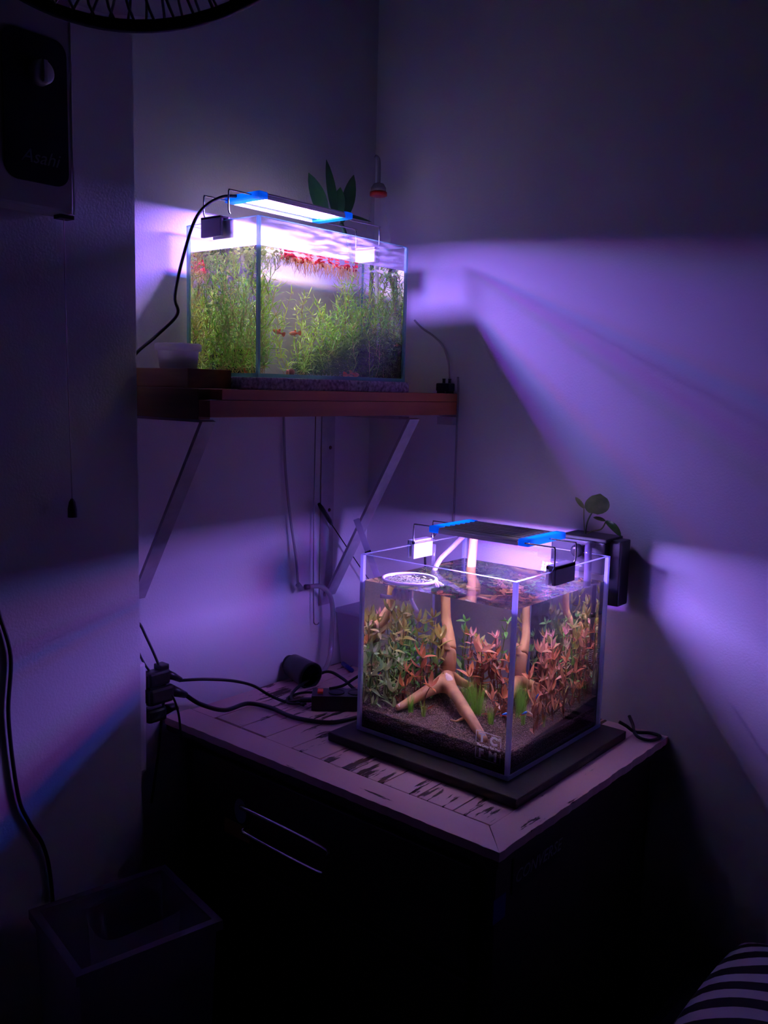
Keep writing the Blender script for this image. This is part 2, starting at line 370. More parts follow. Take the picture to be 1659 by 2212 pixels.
T = Matrix.Translation((.6872, -.470, .668)) @ Matrix.Rotation(PI/2, 4, 'Z') @ Matrix.Rotation(PI/2, 4, 'X')
obj('lettering', text_mesh('CONVERSE', .026, T, shear=.25), M_stickg, tb)
obj('sticker', MB().box((.6852, -.52, .63), (.6865, -.49, .665)), M_stickb, tb)

# ------------------------------------------------------------------ tanks
def tank(name, label, a, b, t, rim, wz, groundname):
    x0, y0, z0 = a; x1, y1, z1 = b
    r = thing(name, label, 'aquarium', ((x0+x1)/2, (y0+y1)/2, z0))
    obj('base_pane', MB().box((x0, y0, z0), (x1, y1, z0+t)), M_base, r)
    obj('glass_pane', MB().box((x0+t, y0, z0+t), (x1-t, y0+t, z1)), M_pane, r)
    obj('glass_pane', MB().box((x0+t, y1-t, z0+t), (x1-t, y1, z1)), M_pane, r)
    obj('glass_pane', MB().box((x0, y0+t, z0+t), (x0+t, y1-t, z1)), M_pane, r)
    obj('glass_pane', MB().box((x1-t, y0+t, z0+t), (x1, y1-t, z1)), M_pane, r)
    e = t*1.25
    if t < .0045:
        for c in r.children:
            if c.name.startswith('glass_pane'): c.data.materials[0] = M_pane2
    for cx, cy in ((x0, y0), (x1-e, y0), (x0, y1-e), (x1-e, y1-e)):
        obj('corner_seam', MB().box((cx, cy, z0), (cx+e, cy+e, z1+.0003)), rim, r)
    d = .0006
    for q in (((x0, y0-d, z0-.0), (x1, y0, z0+t*1.5)), ((x1, y0, z0-.0), (x1+d, y1, z0+t*1.5)), ((x0, y1, z0), (x1, y1+d, z0+t*1.5)), ((x0-d, y0, z0), (x0, y1, z0+t*1.5))):
        obj('base_seam', MB().box(*q), rim, r)
    for q in (((x0+e, y0, z1), (x1-e, y0+t, z1+d)), ((x1-t, y0+e, z1), (x1, y1-e, z1+d)), ((x0+e, y1-t, z1), (x1-e, y1, z1+d)), ((x0, y0+e, z1), (x0+t, y1-e, z1+d))):
        obj('rim_edge', MB().box(*q), rim, r)
    g = .0003
    wv = MB().box((x0+t+g, y0+t+g, z0+t+g), (x1-t-g, y1-t-g, wz))
    wo = obj(groundname, wv, M_water if t > .0045 else M_water2); tag(wo, kind='stuff')
    return r, wo
cube, cw = tank('aquarium', 'clear rimless cube aquarium with driftwood standing on the cabinet', (.3143, -.3798, .765), (.6144, -.0798, 1.0665), .005, M_rim, 1.023, 'water')
tag(cw, 'clear water filling the cube aquarium on the cabinet', 'water')
upt, uw = tank('aquarium', 'long shallow glass aquarium of green weed on the wall shelf', (.0235, -.5068, 1.3516), (.2013, -.1345, 1.599), .004, M_rimg, 1.556, 'water')
tag(uw, 'clear water filling the long aquarium on the shelf', 'water')
# decal on the cube tank
LX, LY = .5515, -.3741     # printed on the glass, against the water
T0 = Matrix.Rotation(PI/2, 4, 'X')
def TT(x, z): return Matrix.Translation((x, LY, z)) @ T0
dm = MB()
for q in (((0, .0434), (.0455, .0446)), ((0, .0), (.0455, .0012)), ((0, 0), (.0012, .0175)), ((0, .0265), (.0012, .0446)), ((.0443, 0), (.0455, .0175)), ((.0443, .0265), (.0455, .0446))):
    dm.box((LX+q[0][0], LY-.0003, .7822+q[0][1]), (LX+q[1][0], LY, .7822+q[1][1]))
for ch, px, pz in (('T', .0055, .0285), ('C', .0255, .0280), ('F', .0060, .0035), ('M', .0240, .0035)):
    t2 = text_mesh(ch, .0185, TT(LX+px, .7822+pz), bold=.0009); dm.add(t2.v, t2.f)
t2 = text_mesh('The Crazy Fish Man', .0052, TT(LX+.0020, .7822+.0208), bold=.00014); dm.add(t2.v, t2.f)
t2 = text_mesh('\u00ae', .006, TT(LX+.0395, .7822+.037)); dm.add(t2.v, t2.f)
obj('decal_lettering', dm, M_etch, cube, label='white square decal with letters')
# board below the cube tank
obj('base_board', MB().box((.288, -.423, .7502), (.657, -.066, .765), .002), M_board, label='dark square board under the cube aquarium', cat='board')

# ------------------------------------------------------------------ LED lamps
def strip_cols(top):
    return [('led_row_blue', (.03, .10, 1.0), 1.0), ('led_row_red', (.95, .08, .38), .60), ('led_row_white', (.36, .27, 1.0), 1.05), ('led_row_teal', (.10, .40, .95), .75), ('led_row_violet', (.30, .04, 1.0), 1.05)]
def lamp(name, label, cx, cy, zb, L, W, along, rad, armpos, clips, rail_z):
    r = thing(name, label, 'lamp', (cx, cy, zb))
    def P(u, v, z): return (cx+u, cy+v, z) if along == 'x' else (cx+v, cy+u, z)
    def bx(u0, v0, z0, u1, v1, z1, ch=0):
        p, q = P(u0, v0, z0), P(u1, v1, z1)
        return MB().box(tuple(min(a, b) for a, b in zip(p, q)), tuple(max(a, b) for a, b in zip(p, q)), ch)
    cap = .020; h = .011
    ho = obj('housing', bx(-L/2+cap, -W/2, zb+.006, L/2-cap, W/2, zb+h, .0025), M_grey, r)
    for s in (-1, 1):
        a, b = sorted((s*W/2, s*(W/2-.0018)))
        obj('side_lip', bx(-L/2+cap, a, zb+.0008, L/2-cap, b, zb+.0062), M_grey, r)
    fins = MB()
    for k in range(7):
        v = -W/2+W*(k+1)/8
        q = bx(-L/2+cap+.004, v-.0018, zb+h, L/2-cap-.004, v+.0018, zb+h+.0016); fins.add(q.v, q.f)
    obj('cooling_fins', fins, M_grey, r)
    for s in (-1, 1):
        a, b = sorted((s*(L/2-cap), s*L/2))
        obj('end_cap', bx(a, -W/2-.001, zb+.0005, b, W/2+.001, zb+h+.0015, .003), M_cap, r, label='translucent blue end cap')
    n = 5; cols = strip_cols(0)
    for k in range(n):
        v0 = -W/2+.018+(W-.036)*k/n; v1 = v0+(W-.036)/n*.5
        nm, c, s_ = cols[k]
        m = emit(nm+('_cube' if along == 'x' else '_shelf'), c, rad*s_)
        p, q = P(-L/2+cap+.003, v0, 0), P(L/2-cap-.003, v1, 0)
        xa, xb = sorted((p[0], q[0])); ya, yb = sorted((p[1], q[1])); z = zb+.0054
        o = obj('led_row', MB().box((xa, ya, z-.0006), (xb, yb, z+.0002)), m, r)
    la_ = bpy.data.lights.new('white_diodes', 'AREA'); la_.shape = 'RECTANGLE'
    la_.size, la_.size_y = (L-.05, W-.04) if along == 'x' else (W-.04, L-.05)
    la_.energy = rail_z; la_.color = (1.0, .88, .60); la_.spread = math.radians(102 if along == 'y' else 94)
    lo = bpy.data.objects.new('white_diodes', la_); C.objects.link(lo); lo.parent = r; lo.location = (0, 0, .0046)
    for s in (-1, 1):
        a, b = sorted((s*(L/2-cap+.004), s*(L/2-.004)))
        m = bpy.data.materials.get('cap_glow') or emit('cap_glow', (.02, .35, 1.0), 5.0)
        obj('cap_glow_strip', bx(a, -W/2+.012, zb+.005, b, W/2-.012, zb+.007), m, r)  # glowing strip added inside each cap to light it up
    for pts in armpos:
        obj('wire_arm', MB().tube(smooth_path(pts, 4), .0013, 8), M_steel, r, True)
    for (p, q, m) in clips:
        obj('clip', MB().box(p, q, .001), m, r)
    return r
def arm(along, a0, v, zt, x1, zc, hook):
    s = 1 if x1 > a0 else -1
    pts = [(a0, zt), (x1-s*.006, zt), (x1-s*.001, zt-.001), (x1, zt-.006), (x1, zc+.006), (x1-s*hook, zc)]
    return [(u, v, z) if along == 'x' else (v, u, z) for u, z in pts]
lamp('aquarium_light', 'slim LED aquarium lamp with blue end caps bridging the cube tank', .473, -.217, 1.099, .195, .118, 'x', LED_LOW,
     [arm('x', .385, -.255, 1.106, .3275, 1.072, .004), arm('x', .385, -.200, 1.106, .3275, 1.072, .004), arm('x', .565, -.279, 1.106, .6185, 1.070, .003), arm('x', .565, -.212, 1.106, .6185, 1.074, .003)],
     [((.3195, -.250, 1.043), (.3255, -.196, 1.075), M_clip), ((.3100, -.250, 1.043), (.3140, -.196, 1.075), M_clip), ((.3100, -.250, 1.068), (.3255, -.196, 1.0755), M_clip),
      ((.6150, -.278, 1.046), (.6205, -.215, 1.076), M_clip_shade), ((.6035, -.278, 1.046), (.6090, -.215, 1.076), M_clip), ((.6035, -.278, 1.070), (.6205, -.215, 1.0765), M_clip_shade)], BEAM_LOW)
lamp('aquarium_light', 'slim LED aquarium lamp with blue end caps bridging the shelf tank', .113, -.352, 1.637, .226, .084, 'y', LED_UP,
     [arm('y', -.46, .076, 1.641, -.5125, 1.607, .003), arm('y', -.46, .137, 1.644, -.5125, 1.607, .003), arm('y', -.245, .078, 1.641, -.143, 1.602, .002), arm('y', -.245, .137, 1.641, -.143, 1.602, .002)],
     [((.073, -.5165, 1.574), (.122, -.5105, 1.606), M_clip_shade), ((.085, -.5015, 1.572), (.134, -.4985, 1.602), M_clip), ((.073, -.5165, 1.6015), (.122, -.4985, 1.6055), M_clip_shade),
      ((.078, -.1445, 1.577), (.127, -.1390, 1.604), M_clip), ((.078, -.1340, 1.577), (.127, -.1300, 1.604), M_clip), ((.078, -.1445, 1.5995), (.127, -.1300, 1.6050), M_clip)], BEAM_UP)
def cable(name, label, pts, r, mat=M_rubber, n=8, cat='cable', seg=8, **k):
    return obj(name, MB().tube(smooth_path(pts, n), r, seg), mat, None, True, label=label, cat=cat, **k)
cable('power_cable', 'black cable arching from the shelf lamp down behind the white tub',
      [(.10, -.455, 1.647), (.10, -.50, 1.637), (.10, -.545, 1.602), (.10, -.574, 1.532), (.10, -.589, 1.474), (.10, -.585, 1.446), (.085, -.613, 1.412), (.03, -.617, 1.38), (.01, -.620, 1.34), (.02, -.622, 1.26), (.012, -.640, 1.22), (.012, -.648, 1.0), (.03, -.630, .97), (.02, -.645, .94)], .0026)
cable('power_cable', 'black cable curving from the cube tank lamp down behind the glass',
      [(.385, -.235, 1.106), (.360, -.225, 1.104), (.335, -.20, 1.086), (.302, -.185, 1.05), (.294, -.17, .98), (.292, -.16, .85), (.285, -.16, .77), (.25, -.19, .754)], .0024)

# ------------------------------------------------------------------ cube tank contents
def soil_z(x, y): return .803 + .022*max(0, min(1, (y+.36)/.26)) + .004*math.sin(x*40)*max(0, min(1, (y+.37)/.1))
bx0, bx1, by0, by1 = .3205, .6085, -.3735, -.0860
mb = MB(); n = 24
for i in range(n+1):
    for j in range(n+1):
        xx = bx0+.002+(bx1-bx0-.004)*i/n; yy = by0+.002+(by1-by0-.004)*j/n
        mb.v.append((xx, yy, soil_z(xx, yy)-.002))
for i in range(n):
    for j in range(n):
        a = i*(n+1)+j; mb.f.append((a, a+n+1, a+n+2, a+1))
mb2 = MB().box((bx0+.002, by0+.002, .7708), (bx1-.002, by1-.002, .800)); mb.add(mb2.v, mb2.f)
obj('soil_bed', mb, M_soilbed, label='dark layer of planting soil in the cube aquarium', cat='soil', kind='stuff')
# loose granules: top layer and the layers pressed against both front panes
ico = MB(); bm = bmesh.new(); bmesh.ops.create_icosphere(bm, subdivisions=1, radius=1); bm.verts.ensure_lookup_table()
iv = [v.co.copy() for v in bm.verts]; jf = [tuple(v.index for v in f.verts) for f in bm.faces]; bm.free()
bm = bmesh.new(); bmesh.ops.create_cube(bm, size=1.3); bm.free()
ov = [Vector(p) for p in ((1, 0, 0), (-1, 0, 0), (0, 1, 0), (0, -1, 0), (0, 0, 1), (0, 0, -1))]
of = [(0, 2, 4), (2, 1, 4), (1, 3, 4), (3, 0, 4), (2, 0, 5), (1, 2, 5), (3, 1, 5), (0, 3, 5)]
def grain(mb, x, y, z, r, V=iv, F=jf):
    n = len(mb.v); a = random.uniform(.75, 1.2); b = random.uniform(.75, 1.2)
    mb.v += [(x+p.x*r*a, y+p.y*r*b, z+p.z*r) for p in V]; mb.f += [tuple(i+n for i in q) for q in F]
gr = MB(); s = .0031
for i in range(int((bx1-bx0)/s)):
    for j in range(int((by1-by0)/s)):
        xx = bx0+.0015+i*s+random.uniform(-.001, .001); yy = by0+.0015+j*s+random.uniform(-.001, .001)
        xx = min(max(xx, bx0+.0013), bx1-.0016); yy = min(max(yy, by0+.0016), by1-.0016)
        grain(gr, xx, yy, soil_z(xx, yy)+random.uniform(-.0012, .0009), random.uniform(.0011, .0017))
obj('soil_grain_layer', gr, M_soil, label='brown soil granules covering the cube aquarium bed', cat='soil', kind='stuff', smooth=False)
gs = MB()
for k in range(12):
    z = .7725+k*.0027
    for i in range(int((bx1-bx0)/.0029)):
        grain(gs, bx0+.0015+i*.0029+random.uniform(-.0005, .0005), by0+.0017, z+random.uniform(-.0007, .0007), random.uniform(.0012, .0015), ov, of)
        grain(gs, bx1-.0017, by0+.0015+i*.0029+random.uniform(-.0005, .0005), z+random.uniform(-.0007, .0007), random.uniform(.0012, .0015), ov, of)
obj('soil_grain_wall', gs, M_soil, label='round soil granules pressed against the cube aquarium glass', cat='soil', kind='stuff')

# driftwood: one skinned body
def skin(name, pts, edges, radii, mat, sub=2, root=0, **k):
    me = bpy.data.meshes.new(name); me.from_pydata(pts, edges, []); me.update()
    o = bpy.data.objects.new(name, me); C.objects.link(o)
    md = o.modifiers.new('skin', 'SKIN'); md.use_smooth_shade = True
    for i, v in enumerate(me.skin_vertices[0].data):
        v.radius = (radii[i], radii[i]); v.use_root = (i == root)
    ms = o.modifiers.new('sub', 'SUBSURF'); ms.levels = sub; ms.render_levels = sub
    dg = bpy.context.evaluated_depsgraph_get(); ev = o.evaluated_get(dg); new = bpy.data.meshes.new_from_object(ev)
    o.modifiers.clear(); o.data = new; new.materials.clear(); new.materials.append(mat)
    for p in new.polygons: p.use_smooth = True
    return tag(o, **k)
dw = [(.371, -.131, 1.092), (.374, -.141, 1.03), (.378, -.150, .985), (.381, -.150, .94), (.392, -.158, .918), (.404, -.176, .893), (.409, -.186, .872), (.404, -.184, .852), (.420, -.215, .846),
      (.448, -.250, .842), (.490, -.290, .832), (.530, -.328, .817), (.562, -.356, .806),
      (.405, -.250, .836), (.395, -.290, .826), (.388, -.322, .818), (.380, -.350, .812),
      (.420, -.165, .84), (.44, -.13, .825), (.497, -.301, .818), (.486, -.312, .811), (.474, -.312, .8105), (.402, -.192, .895), (.396, -.190, .916)]
de = [(0, 1), (1, 2), (2, 3), (3, 4), (4, 5), (5, 6), (6, 7), (7, 8), (8, 9), (9, 10), (10, 11), (11, 12), (8, 13), (13, 14), (14, 15), (15, 16), (7, 17), (17, 18), (10, 19), (19, 20), (20, 21), (6, 22), (22, 23)]
drr = [.0085, .009, .0098, .0105, .0115, .0150, .0165, .0145, .0150, .0125, .0108, .0100, .0070, .0115, .0095, .0075, .0050, .009, .006, .0030, .0016, .0012, .0125, .0050]
skin('driftwood', dw, de, drr, M_drift, root=7, label='forked orange-brown driftwood root rising out of the cube aquarium', cat='driftwood')
drift = bpy.data.objects['driftwood']
# peeled pale patches on the wood
def patch(c, nrm, u, ru, rv):
    pm = MB()
    c = Vector(c); nrm = Vector(nrm).normalized(); u = Vector(u); u = (u-nrm*u.dot(nrm)).normalized(); v = nrm.cross(u)
    n0 = len(pm.v); pm.v.append(tuple(c+nrm*.0012)); k = 11
    for i in range(k):
        a = 2*PI*i/k; q = random.uniform(.55, 1.1)
        pm.v.append(tuple(c+(u*math.cos(a)*ru+v*math.sin(a)*rv)*q - nrm*.0012*q))
    for i in range(k): pm.f.append((n0, n0+1+i, n0+1+(i+1) % k))
    obj('peeled_bark_patch', pm, M_driftpatch, drift)
upn = (.3, -.5, .85)
patch((.430, -.232, .860), (.1, -.5, .85), (1, -.8, -.1), .013, .0065)
for i, (t, a, b) in enumerate(((.18, .008, .004), (.34, .010, .005), (.42, .005, .003), (.58, .008, .004), (.86, .011, .004))):
    p = Vector((.448, -.250, .842)).lerp(Vector((.562, -.356, .806)), t); patch(p+Vector((0, -.003, .0105-.004*t)), (.15, -.25, .95), (1, -.9, -.3), a, b)
patch((.383, -.343, .8185), (0, -.4, .9), (.2, 1, 0), .010, .004)

# stem plants: each plant has its own stem and leaves
LEAF = {}
def leaf_mesh(kind, w, bend):
    key = (kind, w, bend)
    if key not in LEAF:
        mb = MB(); n = 6
        for i in range(n+1):
            t = i/n; hw = w*.5*math.sin(PI*min(1, .06+t*.96))**.75*(1-.25*t) if i < n else .0
            if i == 0: hw = w*.12
            X = t*math.cos(bend*t); Z = t*math.sin(bend*t)-.25*t*t*(1 if bend < .3 else 0)
            mb.v += [(X, -hw, Z+hw*.35), (X, 0, Z), (X, hw, Z+hw*.35)]
        for i in range(n):
            a = i*3; mb.f += [(a, a+3, a+4, a+1), (a+1, a+4, a+5, a+2)]
        LEAF[key] = mesh('leaf', mb, LM[kind], True)
    return LEAF[key]
TOPS = [(.349,-.3,.955,'o'),(.332,-.24,.958,'o'),(.347,-.26,.937,'o'),(.326,-.22,.945,'o'),(.336,-.18,.937,'o'),(.337,-.16,.931,'o'),(.343,-.13,.94,'o'),(.392,-.2,.924,'o'),(.332,-.2,.915,'g'),(.338,-.15,.916,'g'),(.335,-.31,.89,'l'),(.328,-.28,.885,'l'),(.337,-.3,.89,'l'),(.334,-.34,.87,'l'),(.344,-.325,.871,'l'),(.352,-.28,.881,'l'),(.341,-.2,.887,'g'),(.327,-.35,.863,'l'),(.365,-.335,.841,'l'),(.384,-.25,.891,'r'),(.375,-.3,.873,'p'),(.418,-.285,.853,'r'),(.373,-.26,.857,'r'),(.364,-.29,.843,'r'),(.395,-.215,.869,'d'),(.385,-.23,.861,'d'),(.423,-.12,.92,'k'),(.433,-.11,.908,'o'),(.445,-.14,.899,'s'),(.462,-.13,.905,'s'),(.475,-.14,.893,'r'),(.455,-.195,.865,'r'),(.452,-.16,.874,'d'),(.472,-.17,.876,'d'),(.495,-.15,.879,'d'),(.421,-.13,.877,'d'),(.399,-.1,.939,'g'),(.410,-.11,.916,'o'),(.484,-.1,.954,'g'),(.562,-.1,.969,'o'),(.529,-.12,.947,'o'),(.484,-.15,.932,'k'),(.535,-.15,.942,'k'),(.565,-.17,.926,'w'),(.466,-.17,.908,'s'),(.52,-.17,.901,'r'),(.56,-.13,.932,'o'),(.578,-.12,.935,'s'),(.598,-.10,.941,'r'),(.575,-.095,.897,'o'),(.590,-.19,.908,'r'),(.59,-.155,.882,'r'),(.57,-.22,.883,'p'),(.529,-.21,.876,'d'),(.595,-.2,.874,'p'),(.585,-.10,.846,'p'),(.575,-.125,.844,'r'),(.585,-.24,.868,'p'),(.572,-.245,.866,'d'),(.590,-.285,.858,'p'),(.585,-.265,.840,'p'),(.595,-.225,.836,'p'),(.575,-.15,.842,'p'),(.595,-.139,.851,'r'),(.593,-.105,.883,'d'),(.60,-.12,.86,'d'),(.585,-.125,.906,'d'),(.553,-.18,.889,'d'),(.500,-.18,.885,'d'),(.51,-.13,.893,'d'),(.54,-.10,.90,'d'),(.555,-.205,.86,'r'),(.52,-.24,.848,'p'),(.54,-.235,.855,'r'),(.43,-.10,.88,'d'),(.46,-.10,.89,'d'),(.36,-.20,.86,'g'),(.37,-.12,.89,'g'),(.35,-.10,.91,'g'),(.36,-.16,.90,'o'),(.400,-.212,.922,'O')]
KN = dict(O=('broad olive', 'single broad-leaved olive'), o=('olive', 'tall olive'), g=('green', 'mid green'), l=('pale', 'pale green'), r=('red', 'orange-red'), d=('dark', 'dark red'), p=('copper', 'copper-pink'), k=('pink', 'pink-topped'), s=('salmon', 'salmon'), w=('cream', 'cream-topped'))
def where(x, y):
    if x < .37: return 'beside the tank wall nearest the room corner' if y > -.27 else 'in front near the floating ring side'
    if x < .42: return 'around the driftwood trunk' if y > -.24 else 'over the short driftwood prong'
    if x < .50: return 'between the trunk and the back glass'
    return 'under the filter at the back' if y > -.16 else 'along the outer side glass'
for (px, py, pz, kd) in TOPS:
    big = kd == 'O'
    gz = soil_z(px, py)
    ax, ay = px+random.uniform(-.008, .008), py+random.uniform(-.008, .006)
    ax = min(max(ax, .328), .601); ay = min(max(ay, -.366), -.094)
    lab = f"{KN[kd][1]} stem plant {where(px, py)}"
    g = thing('stem_plant', lab, 'plant', (ax, ay, gz), group=f"{KN[kd][0]} stem plants {where(px, py)}"[:80])
    h = pz-gz
    p0 = Vector((ax, ay, gz-.002)); p1 = Vector((ax*.6+px*.4+random.uniform(-.003, .003), ay*.6+py*.4, gz+h*.5)); p2 = Vector((px, py, pz-.006))
    path = smooth_path([p0, p1, p2], 5)
    obj('stem', MB().tube(path, .0009, 5), M_stemr if kd in 'rdpsk' else M_stem, g, True)
    if big: kd = 'o'
    top = {'o': 'o', 'g': 'g', 'l': 'l', 'r': 'r', 'd': 'd', 'p': 'p', 'k': 'k', 's': 's', 'w': 'w'}[kd]
    nodes = max(2, int(h/.0165)); ang = random.random()*PI
    base_w = {'p': .24, 'o': .34, 'l': .36, 'r': .34, 'd': .32, 'g': .40, 'k': .30, 's': .36, 'w': .26}[kd]
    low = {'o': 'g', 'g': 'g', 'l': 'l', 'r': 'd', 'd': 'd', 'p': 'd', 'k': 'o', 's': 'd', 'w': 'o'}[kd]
    leaves = []
    for i in range(nodes):
        t = .18+.82*i/(nodes-1); q = path[min(int(t*(len(path)-1)), len(path)-1)]
        crown = i == nodes-1
        nl = (7 if kd in 'kw' else 5) if crown else (3 if kd in 'pd' else 3)
        for j in range(nl):
            a = ang + 2*PI*j/nl + random.uniform(-.25, .25)
            L = {'p': .027, 'o': .023, 'l': .024, 'r': .025, 'd': .021, 'g': .017, 'k': .016, 's': .028, 'w': .018}[kd]*random.uniform(.75, 1.25)*(1 if crown else .95)*(1.35 if big else 1)
            el = random.uniform(.15, .75) if crown else random.uniform(-.15, .7)
            if kd == 'p': el += .45
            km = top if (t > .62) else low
            # stay inside the glass
            dx, dy = math.cos(a)*math.cos(el)*L, math.sin(a)*math.cos(el)*L
            if not (.3215 < q.x+dx < .6065): dx = -dx
            if not (-.372 < q.y+dy < -.088): dy = -dy
            a2 = math.atan2(dy, dx)
            leaves.append((Vector(q), a2, el, L, km, base_w))
        ang += 1.2
    for (q, a, el, L, km, bw) in leaves:
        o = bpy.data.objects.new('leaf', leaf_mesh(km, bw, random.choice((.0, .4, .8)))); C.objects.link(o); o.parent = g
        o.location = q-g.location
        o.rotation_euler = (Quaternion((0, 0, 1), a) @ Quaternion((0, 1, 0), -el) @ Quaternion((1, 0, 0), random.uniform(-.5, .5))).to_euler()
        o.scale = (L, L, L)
# hair grass tufts
for (hx, hy, hr, hh, n, lab) in ((.500, -.253, .018, .058, 170, 'large clump of fine green hair grass beside the long driftwood prong'), (.470, -.232, .012, .052, 80, 'fine hair grass clump tucked behind the driftwood fork'), (.534, -.273, .008, .028, 70, 'small hair grass tuft near the neon fish'),
                             (.398, -.322, .008, .034, 80, 'narrow hair grass tuft on the short driftwood prong tip'), (.423, -.318, .006, .028, 55, 'smaller narrow hair grass tuft under the driftwood fork'), (.585, -.250, .006, .02, 30, 'thin sparse hair grass tuft by the outer side glass')):
    mb = MB(); z0 = soil_z(hx, hy)
    for i in range(n):
        a = random.random()*2*PI; r = hr*math.sqrt(random.random())*.7; bx_, by_ = hx+r*math.cos(a), hy+r*math.sin(a)
        hgt = hh*random.uniform(.6, 1.1); lean = random.uniform(0, .35); la = a+random.uniform(-.6, .6); wv = .0004
        pts = [Vector((bx_+math.cos(la)*lean*hgt*t*t, by_+math.sin(la)*lean*hgt*t*t, z0-.001+hgt*t)) for t in (0, .35, .7, 1)]
        pr = Vector((math.cos(la+1.3), math.sin(la+1.3), 0)); nb = len(mb.v)
        for k_, p in enumerate(pts): mb.v += [tuple(p-pr*wv*(1-k_*.28)), tuple(p+pr*wv*(1-k_*.28))]
        for k_ in range(3): mb.f.append((nb+2*k_, nb+2*k_+1, nb+2*k_+3, nb+2*k_+2))
    obj('hair_grass_tuft', mb, M_hair, label=lab, cat='plant')
# fish
def fish(name, label, pos, heading, L, mats, pitch=0.0, cat='fish', group=None):
    r = thing(name, label, cat, pos, group)
    R = Matrix.Rotation(heading, 4, 'Z') @ Matrix.Rotation(-pitch, 4, 'Y')
    def T(p): return R @ Vector(p)
    mb = MB(); seg = 10; prof = [(-.5, .015), (-.42, .09), (-.25, .15), (-.05, .165), (.15, .12), (.32, .06), (.40, .045)]
    for u, rr in prof:
        mb.v += [tuple(T((-u*L, math.sin(2*PI*k/seg)*rr*L*.6, math.cos(2*PI*k/seg)*rr*L))) for k in range(seg)]
    for i in range(len(prof)-1):
        for k in range(seg): mb.f.append((i*seg+k, i*seg+(k+1) % seg, (i+1)*seg+(k+1) % seg, (i+1)*seg+k))
    mb.f += [tuple(reversed(range(seg))), tuple((len(prof)-1)*seg+k for k in range(seg))]
    me = mesh('body', mb, mats[0], True); o = bpy.data.objects.new('body', me); C.objects.link(o); o.parent = r
    def fin(nm, pts, m, th=.006):
        q = MB(); n = len(pts)
        q.v = [tuple(T((x*L, -th*L, z*L))) for x, z in pts]+[tuple(T((x*L, th*L, z*L))) for x, z in pts]
        q.f = [tuple(range(n)), tuple(reversed(range(n, 2*n)))]+[(i, n+i, n+(i+1) % n, (i+1) % n) for i in range(n)]
        o = bpy.data.objects.new(nm, mesh(nm, q, m)); C.objects.link(o); o.parent = r
    return r, fin
def guppy(label, pos, heading, L, pitch=0.0):
    r, fin = fish('guppy', label, pos, heading, L, (M_fish,), pitch)
    fin('tail_fin', [(-.36, .04), (-.50, .17), (-.66, .24), (-.74, .12), (-.72, -.08), (-.62, -.20), (-.48, -.14), (-.36, -.04)], M_fish, .01)
    fin('dorsal_fin', [(.02, .13), (-.06, .28), (-.24, .27), (-.20, .10)], M_fish)
    fin('pelvic_fin', [(.05, -.14), (-.02, -.24), (-.12, -.14)], M_fish)
guppy('orange guppy mid water, the one nearer the tank corner seam', (.15, -.432, 1.427), math.radians(-135), .021, .30)
guppy('orange guppy mid water with upright rounded tail, next to green sprays', (.152, -.396, 1.427), math.radians(-140), .021, -.05)
guppy('orange guppy standing head up at the bottom of the short pane', (.160, -.493, 1.360), math.radians(200), .014, 1.2)
guppy('orange guppy lying along the bottom glass under the dark moss', (.186, -.270, 1.361), math.radians(70), .030, .05)
guppy('tiny orange guppy between the dark moss and the far seam', (.178, -.142, 1.42), math.radians(90), .012, .1)
guppy('small orange guppy behind the weed at the short pane top edge', (.035, -.495, 1.54), math.radians(90), .012, .3)
def tetra(label, pos, heading, L, pitch=0.0):
    r, fin = fish('neon_tetra', label, pos, heading, L, (M_neonb,), pitch, group='neon tetras in the cube tank')
    fin('tail_fin', [(-.36, .04), (-.60, .15), (-.52, 0), (-.60, -.15), (-.36, -.04)], M_neonr)
    fin('belly_stripe', [(.25, -.05), (0, -.17), (-.36, -.07), (-.36, -.01), (0, -.06)], M_neonr, .09)
tetra('blue and red neon tetra low over the soil near the corner', (.572, -.302, .843), math.radians(35), .016, .25)
tetra('blue neon tetra among the copper plants by the side glass', (.596, -.285, .868), math.radians(60), .013, .9)
tetra('bright blue neon tetra in the pale green plants', (.340, -.345, .862), math.radians(160), .012, -.6)
# floating skimmer ring with duckweed
rg = thing('floating_ring', 'white floating plant ring with bent outlet tubes beneath, cube tank corner', 'ring', (.386, -.322, 1.023))
RC = Vector((.3745, -.3235, 1.026)); RR = .0445
mb = MB(); mb.tube([(RC.x+RR*math.cos(a), RC.y+RR*math.sin(a), RC.z) for a in [2*PI*i/40 for i in range(41)]], .0026, 8, False); obj('ring', mb, M_white, rg, True)
obj('cup', MB().lathe([(.012, -.012), (.030, -.010), (.041, -.003), (.0425, 0)], Matrix.Translation(RC), 32, (1, 0)), M_clear, rg, True)
mb = MB(); mb.lathe([(.026, -.0075), (.026, -.0070)], Matrix.Translation(RC), 32); obj('dark_disc', mb, M_duckdark, rg)
for k in range(5):
    x0 = -.016+k*.008; obj('bellows_rib', MB().lathe([(.002, -.030), (.0045, -.026), (.0045, -.016), (.002, -.012)], Matrix.Translation(RC+Vector((x0*.78, x0*.6, -.004))), 10), M_milkb, rg, True)
obj('outlet_tube', MB().tube(smooth_path([RC+Vector((-.008, -.012, -.014)), RC+Vector((-.010, -.014, -.026)), RC+Vector((-.014, -.017, -.029)), RC+Vector((-.031, -.030, -.028))], 5), .0036, 10), M_milkb, rg, True)
obj('outlet_tube', MB().tube(smooth_path([RC+Vector((.016, .004, -.014)), RC+Vector((.017, .003, -.026)), RC+Vector((.021, -.001, -.032)), RC+Vector((.040, -.016, -.044))], 5), .0036, 10), M_milkb, rg, True)
obj('side_prong', MB().tube([RC+Vector((.043, .018, 0)), RC+Vector((.060, .012, -.003))], .0022, 6), M_milk, rg, True)
